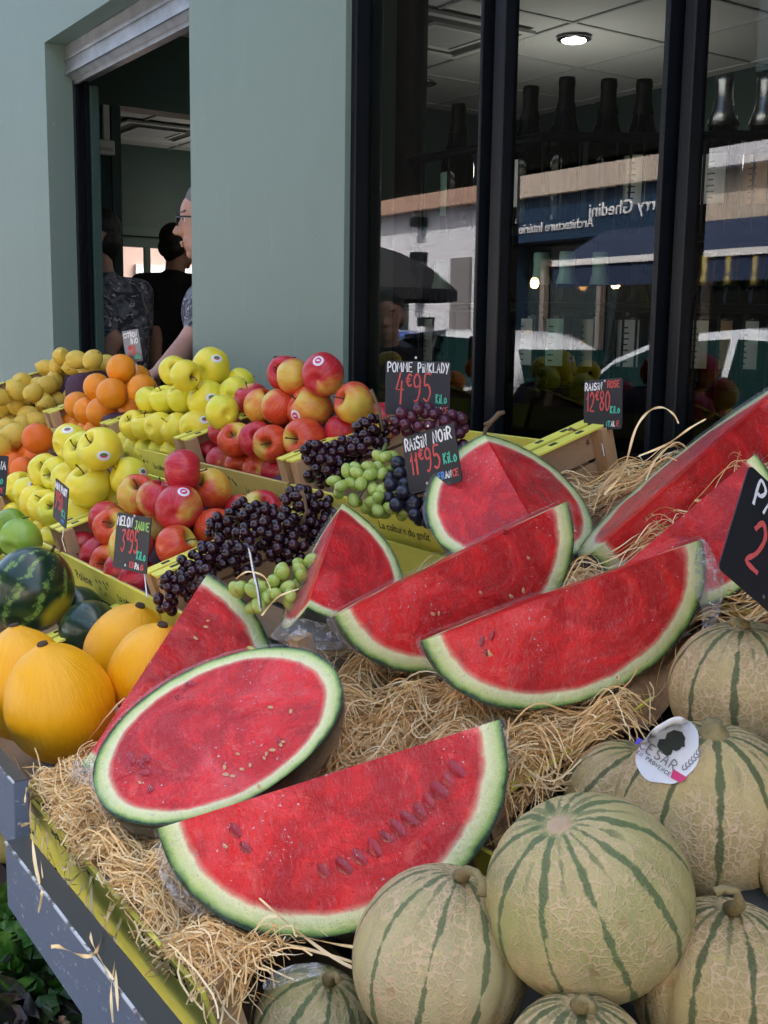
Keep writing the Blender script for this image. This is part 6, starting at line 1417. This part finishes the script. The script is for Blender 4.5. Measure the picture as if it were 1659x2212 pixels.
    if glasses:
        g = MB()
        for k in (-1, 1):
            ring = [L(.104 + .0 * cos(t), k * .033 + .024 * cos(t), .014 + .018 * sin(t)) for t in np.linspace(0, 2 * pi, 17)]; g.tube(ring, .0028, 6)
            g.tube([L(.104, k * .057, .018), L(.085, k * .076, .020), L(-.01, k * .090, .016)], .0028, 6)
        g.tube([L(.106, -.010, .018), L(.108, 0, .021), L(.106, .010, .018)], .0025, 6); g.build('glasses', M['lens_frame'], e, smooth=True)
    return e
LEFT = -RIGHT.copy(); LEFT.z = 0; LEFT.normalize(); FH = Vector((-cos(YAW), sin(YAW), 0)); BK = -FH
# the seller leaning out past the pillar, arm reaching down to the fruit
fcA = atd(456, 488, 3.60)
person('grey haired person in glasses reaching out past the pillar to the fruit', (fcA.x + .18, fcA.y + .16, .12), fcA, LEFT * 1 + BK * .12, (FH * .9 + LEFT * .2), {
    -1: (atd(408, 745, 3.42), atd(352, 800, 3.25), LEFT * 1 + Vector((0, 0, -.35)) + BK * .3, (0, 0, 1), .7), 1: (atd(520, 760, 3.9), atd(530, 850, 3.7), Vector((0, -.3, -1)), FH, .4)}, 'splash_shirt', 'hair_grey', True, sleeve=.62)
# mirror image of the seller, built as an added body at the far jamb
fcB = atd(200, 524, 4.66)
person('dark haired person in a splashed grey shirt by the far door jamb', (fcB.x + .02, fcB.y + .02, .05), fcB, LEFT * 1 - FH * .38, (FH * .75 + LEFT * -.66), {
    -1: (atd(245, 735, 4.60), atd(215, 800, 4.60), LEFT + Vector((0, 0, -.2)), (0, 0, 1), .4), 1: (atd(300, 740, 5.0), atd(300, 830, 5.0), Vector((0, 0, -1)), FH, .4)}, 'splash_shirt', 'hair_dark', True, 'skin_shade', sleeve=.75)
fcC = atd(386, 538, 6.3)
c_ = person('person in a plain black t-shirt with the back turned, middle of doorway', (fcC.x, fcC.y, .05), fcC, FH * .8 - LEFT * .6, -LEFT * .95 + FH * .2, {
    -1: (atd(335, 730, 6.2), atd(335, 820, 6.1), Vector((0, 0, -1)), FH, .4), 1: (atd(425, 720, 6.2), atd(420, 820, 6.1), Vector((0, 0, -1)), FH, .4)}, 'black_cloth', 'hair_dark', False, 'skin_shade', sleeve=.7)
# a passer-by on the pavement, met in the first pane only as a reflection
pr = onY(838, 690, 2.9 - (-.25)); fp = Vector((pr.x, 2.9 - pr.y, pr.z))
person('dark haired person mirrored in the first window pane', (fp.x, fp.y, .12), fp, Vector((.75, .65, 0)), Vector((.6, -.8, 0)), {
    -1: (fp + Vector((-.1, .2, -.50)), fp + Vector((.05, .2, -.68)), (.3, 0, -.8), (0, 1, 0), .4), 1: (fp + Vector((.1, -.22, -.50)), fp + Vector((.2, -.15, -.7)), (.3, 0, -.8), (0, 1, 0), .4)}, 'black_cloth', 'hair_dark', False, 'skin')
# ------------------------------------------------------------ straw (wood wool) packed in the crates
def S0(X, Y): return np.interp(Y, [.28, .335, .60, .78, .85, .90, 1.15, 1.4], [.83, .858, .950, 1.02, 1.075, 1.085, 1.135, 1.16])
def hump(X, Y):
    h = S0(X, Y)
    h = h + .006 * np.exp(-((Y - .40) / .06) ** 2) * (X < -.72)
    h = h - .022 * np.exp(-((X + .77) / .06) ** 2 - ((Y - .36) / .09) ** 2)
    h = h + .058 * np.exp(-((X + .93) / .13) ** 2 - ((Y - 1.10) / .10) ** 2)
    h = h + .012 * np.sin(X * 37 + 1.3) * np.sin(Y * 29 + .4) + .008 * np.sin(X * 71 + Y * 53)
    return h
rs = np.random.RandomState(5)
def inside_any(P, g=1.0):
    bad = np.zeros(len(P), bool)
    for inv, a, b_, ang in WEDGES:
        m = np.array(inv); q = P @ m[:3, :3].T + m[:3, 3]
        r = (q[:, 0] / (a * g)) ** 2 + (q[:, 1] / (b_ * g)) ** 2 + (q[:, 2] / (b_ * g)) ** 2
        th = np.arctan2(q[:, 2], q[:, 1]); bad |= (r < 1) & (th > -.15) & (th < ang + .15)
    for it, k in FR: pass
    return bad
MEL = [(o.matrix_world.translation, max(o.dimensions) / 2) for o in bpy.data.objects if o.get('category') == 'melon']
def strands(n, reg, zoff, length, curl, droop=0, wid=(.00042, .00085), K=11, lift=.01, seed=0, tint=(.2, 1)):
    r = np.random.RandomState(seed); V, Fc, Tn = [], [], []
    X = r.uniform(reg[0], reg[1], n); Y = r.uniform(reg[2], reg[3], n); head = r.uniform(0, 2 * pi, n); c = r.normal(0, curl, n); Ln = r.uniform(*length, n); zo = r.uniform(zoff[0], zoff[1], n)
    el = r.normal(0, .35, n); ph = r.uniform(0, 6, n); pts = np.zeros((n, K, 3)); st = Ln / (K - 1)
    x, y, h = X.copy(), Y.copy(), head.copy()
    for k in range(K):
        s_ = k / (K - 1); yc = np.maximum(y, .352); xc = np.minimum(x, -.72) if reg[1] < -.69 and reg[3] < .7 else x; base = hump(xc, yc) + zo + lift * np.sin(pi * s_) * (1 + np.sin(ph)) * .5 + (s_ - .5) * el * .02
        pts[:, k, 0] = x; pts[:, k, 1] = y; pts[:, k, 2] = base
        h = h + c * st * 1.0 + r.normal(0, .12, n); x = x + np.cos(h) * st; y = y + np.sin(h) * st
    if droop is not None:
        y_ = pts[:, :, 1]; lim = .338 - .016 * (np.abs(np.sin(X * 91 + ph)) ** 3)[:, None]
        over = np.clip(lim - y_, 0, None)                  # ends that pass the front board fold back or hang a little
        k_ = 0.0
        pts[:, :, 2] -= np.minimum(over, .02) * 1.0 * k_; pts[:, :, 1] = np.where(y_ < lim, lim - over * .15 * k_ + over * .5 * (1 - k_), y_)
    flat = pts.reshape(-1, 3); bad = inside_any(flat, 1.03)
    for c_, R in MEL: bad |= ((flat - np.array(c_)) ** 2).sum(1) < (R * .98) ** 2
    keep = ~(bad.reshape(n, K)[:, 1:-1].sum(1) > 1) if False else ~(bad.reshape(n, K).any(1))
    pts = pts[keep]; n2 = len(pts); w = r.uniform(wid[0], wid[1], n2)[:, None, None]
    T = np.gradient(pts, axis=1); T /= np.linalg.norm(T, axis=2, keepdims=True) + 1e-9
    roll = r.uniform(0, pi, n2)[:, None] + np.linspace(0, 1, K)[None, :] * r.normal(0, 1.5, n2)[:, None]
    A = np.cross(T, np.array([0, 0, 1.0])); A /= np.linalg.norm(A, axis=2, keepdims=True) + 1e-9; B = np.cross(A, T)
    Wd = A * np.cos(roll)[..., None] + B * np.sin(roll)[..., None]
    L_, R_ = pts + Wd * w, pts - Wd * w
    V = np.stack([L_, R_], 2).reshape(-1, 3); base = (np.arange(n2) * K * 2)[:, None] + (np.arange(K - 1) * 2)[None, :]
    Fq = np.stack([base, base + 1, base + 3, base + 2], -1).reshape(-1, 4); t_ = np.repeat(r.uniform(tint[0], tint[1], n2), K * 2)
    return V, Fq, t_
def pack(parts):
    V = []; Fq = []; T = []; o_ = 0
    for v, f, t_ in parts: V.append(v); Fq.append(f + o_); T.append(t_); o_ += len(v)
    return np.concatenate(V), np.concatenate(Fq), np.concatenate(T)
parts = []
fr_ = (-1.13, -.70, .33, .60)
parts.append(strands(11000, (-1.135, -.735, .350, .60), (-.012, .010), (.025, .07), 20, lift=.010, seed=1))
parts.append(strands(5500, (-1.14, -.74, .350, .42), (-.004, .012), (.02, .06), 26, lift=.014, seed=2, tint=(.3, 1)))
parts.append(strands(4600, (-1.04, -.72, .58, .87), (-.012, .012), (.04, .09), 20, lift=.010, seed=3, tint=(.1, .9)))
parts.append(strands(1500, (-1.04, -.72, .60, .84), (.0, .03), (.04, .10), 18, lift=.016, seed=4, tint=(.2, 1)))
parts.append(strands(3600, (-1.13, -.45, .86, 1.20), (-.01, .03), (.05, .12), 10, lift=.012, seed=5, tint=(.35, 1)))
parts.append(strands(900, (-1.10, -.70, 1.0, 1.18), (.0, .035), (.05, .10), 8, lift=.012, seed=6, tint=(.4, 1)))
parts.append(strands(700, (-.86, -.70, .60, .75), (-.03, .02), (.03, .07), 26, lift=.014, seed=7, tint=(.2, .9)))
parts.append(strands(350, (-1.13, -.77, .35, .37), (.0, .02), (.07, .14), 9, lift=.010, seed=8, tint=(.5, 1)))
V, Fq, T = pack(parts)
def strand_mesh(name, V, Fq, T):
    me = bpy.data.meshes.new(name); me.vertices.add(len(V)); me.vertices.foreach_set('co', V.astype('f').ravel())
    me.loops.add(len(Fq) * 4); me.loops.foreach_set('vertex_index', Fq.astype('i').ravel()); me.polygons.add(len(Fq)); me.polygons.foreach_set('loop_start', np.arange(0, len(Fq) * 4, 4).astype('i'))
    me.update(calc_edges=True); me.validate(); at = me.attributes.new('tint', 'FLOAT', 'POINT'); at.data.foreach_set('value', T.astype('f')); me.materials.append(M['straw']); return me
so_ = link('straw', strand_mesh('straw', V, Fq, T)); so_['kind'] = 'stuff'; so_['label'] = 'pale wood wool straw bedding the watermelon pieces'; so_['category'] = 'straw'
# dull bed below the strands
def bed(x0, x1, y0, y1, nx, ny, dz):
    vs = []
    for i in range(nx):
        for j in range(ny):
            x = x0 + (x1 - x0) * i / (nx - 1); y = y0 + (y1 - y0) * j / (ny - 1); vs.append((x, y, float(hump(np.float64(x), np.float64(y))) + dz + .004 * noise.noise(Vector((x * 60, y * 60, 0)))))
    return vs, [(i * ny + j, (i + 1) * ny + j, (i + 1) * ny + j + 1, i * ny + j + 1) for i in range(nx - 1) for j in range(ny - 1)]
b = MB(); b.add(*bed(-1.145, -.735, .345, .60, 50, 30, -.014)); b.add(*bed(-1.045, -.70, .60, .868, 40, 30, -.014)); b.add(*bed(-1.145, -.42, .872, 1.16, 60, 30, -.010))
bo = b.build('straw_base', M['straw_bed'], None, smooth=True); bo['kind'] = 'stuff'; bo['label'] = 'matted lower layer of the straw'; bo['category'] = 'straw'
# long single wisps hanging over the front board and curling up behind
wp_ = []
def wisp(pts, w=.0012, t_=.85, P=None):
    P = P or [atd(*p) for p in pts]; Q = []
    for i in range(len(P) - 1):
        p0, p1, p2, p3 = P[max(i - 1, 0)], P[i], P[i + 1], P[min(i + 2, len(P) - 1)]
        for j in range(6): s_ = j / 6; Q.append(.5 * ((2 * p1) + (p2 - p0) * s_ + (2 * p0 - 5 * p1 + 4 * p2 - p3) * s_ * s_ + (3 * p1 - p0 - 3 * p2 + p3) * s_ ** 3))
    Q.append(P[-1]); n = len(Q); vs = []
    for i, q in enumerate(Q):
        T_ = (Q[min(i + 1, n - 1)] - Q[max(i - 1, 0)]).normalized(); A = T_.cross(FWD).normalized(); tw = sin(i * .5 + pts[0][0]) * .9; Wv = A * cos(tw) + T_.cross(A) * sin(tw); k = w * (1 - .5 * (i / n) ** 4)
        vs += [q + Wv * k, q - Wv * k]
    wp_.append((np.array([tuple(v) for v in vs]), np.array([(2 * i, 2 * i + 1, 2 * i + 3, 2 * i + 2) for i in range(n - 1)]), np.full(len(vs), t_)))
def hang(lst, w=.0012, t_=.85):           # (px, py, Y): each point stands on the upright plane Y
    pts = [(x * .25, 1659 + y * .25, 0) for x, y, Y in lst]; wisp(pts, w, t_, [onY(x * .25, 1659 + y * .25, Y) for x, y, Y in lst])
hang([(270, 200, .332), (262, 420, .30), (300, 800, .274), (345, 1010, .272), (360, 1100, .270), (330, 1250, .272)], .0015)
hang([(400, 430, .34), (355, 750, .30), (370, 950, .274)], .0012)
hang([(420, 520, .34), (410, 750, .325), (490, 920, .31), (620, 975, .31)], .0013)
hang([(800, 900, .34), (740, 1200, .31), (780, 1450, .285), (860, 1640, .273), (980, 1830, .270)], .0015)
hang([(790, 1000, .34), (800, 1250, .32), (940, 1420, .31), (1010, 1560, .30), (960, 1900, .272), (975, 2200, .270)], .0014)
hang([(440, 1545, .25), (520, 1545, .255), (700, 1620, .26), (820, 1600, .27), (900, 1400, .30), (960, 1150, .34)], .0015, .7)
hang([(1050, 1300, .34), (990, 1500, .32), (1000, 1800, .28), (1020, 2100, .272)], .0013)
hang([(180, 500, .285), (260, 470, .31), (360, 430, .34)], .0015)
hang([(275, 805, .285), (370, 785, .30), (440, 800, .325)], .0015)
hang([(270, 50, .34), (225, 200, .31), (215, 300, .305)], .0012)
hang([(560, 1160, .30), (640, 1140, .315), (700, 1060, .33), (730, 980, .338)], .0012)
hang([(430, 700, .34), (400, 900, .325), (450, 1000, .315), (560, 1010, .318)], .0012, .9)
hang([(700, 900, .34), (560, 1010, .315), (570, 850, .33), (620, 800, .34)], .0012, .9)
hang([(480, 640, .34), (540, 860, .322), (580, 860, .325), (600, 780, .335)], .0011, .8)
hang([(330, 330, .34), (300, 560, .325), (330, 640, .32)], .0011, .8)
hang([(620, 800, .34), (600, 980, .325), (660, 1010, .322)], .0011, .9)
hang([(1000, 1150, .34), (930, 1290, .325), (870, 1270, .32)], .0012, .9)
wisp([(1305, 1068, 1.28), (1345, 1020, 1.26), (1372, 930, 1.25), (1400, 890, 1.25), (1430, 880, 1.25), (1455, 895, 1.25), (1466, 915, 1.25)], .0014)
wisp([(1380, 985, 1.27), (1440, 960, 1.25), (1490, 925, 1.24), (1525, 905, 1.23)], .0013)
wisp([(510, 1250, 1.27), (535, 1235, 1.26), (570, 1245, 1.26), (585, 1275, 1.26)], .0011)
wisp([(565, 1330, 1.2), (600, 1290, 1.2), (645, 1272, 1.2)], .0011)
wisp([(900, 2120, .88), (830, 2110, .87), (740, 2080, .88), (640, 2010, .90), (560, 1940, .92)], .0014)
wisp([(1040, 2028, .82), (900, 2050, .85), (760, 2045, .87), (640, 2020, .89)], .0014, .95)
wisp([(520, 2070, .92), (600, 2040, .91), (700, 2060, .9), (800, 2090, .89)], .0013)
V, Fq, T = pack(wp_); w_o = link('straw_wisps', strand_mesh('straw_wisps', V, Fq, T)); w_o['kind'] = 'stuff'; w_o['label'] = 'loose straw wisps hanging over the yellow board'; w_o['category'] = 'straw'
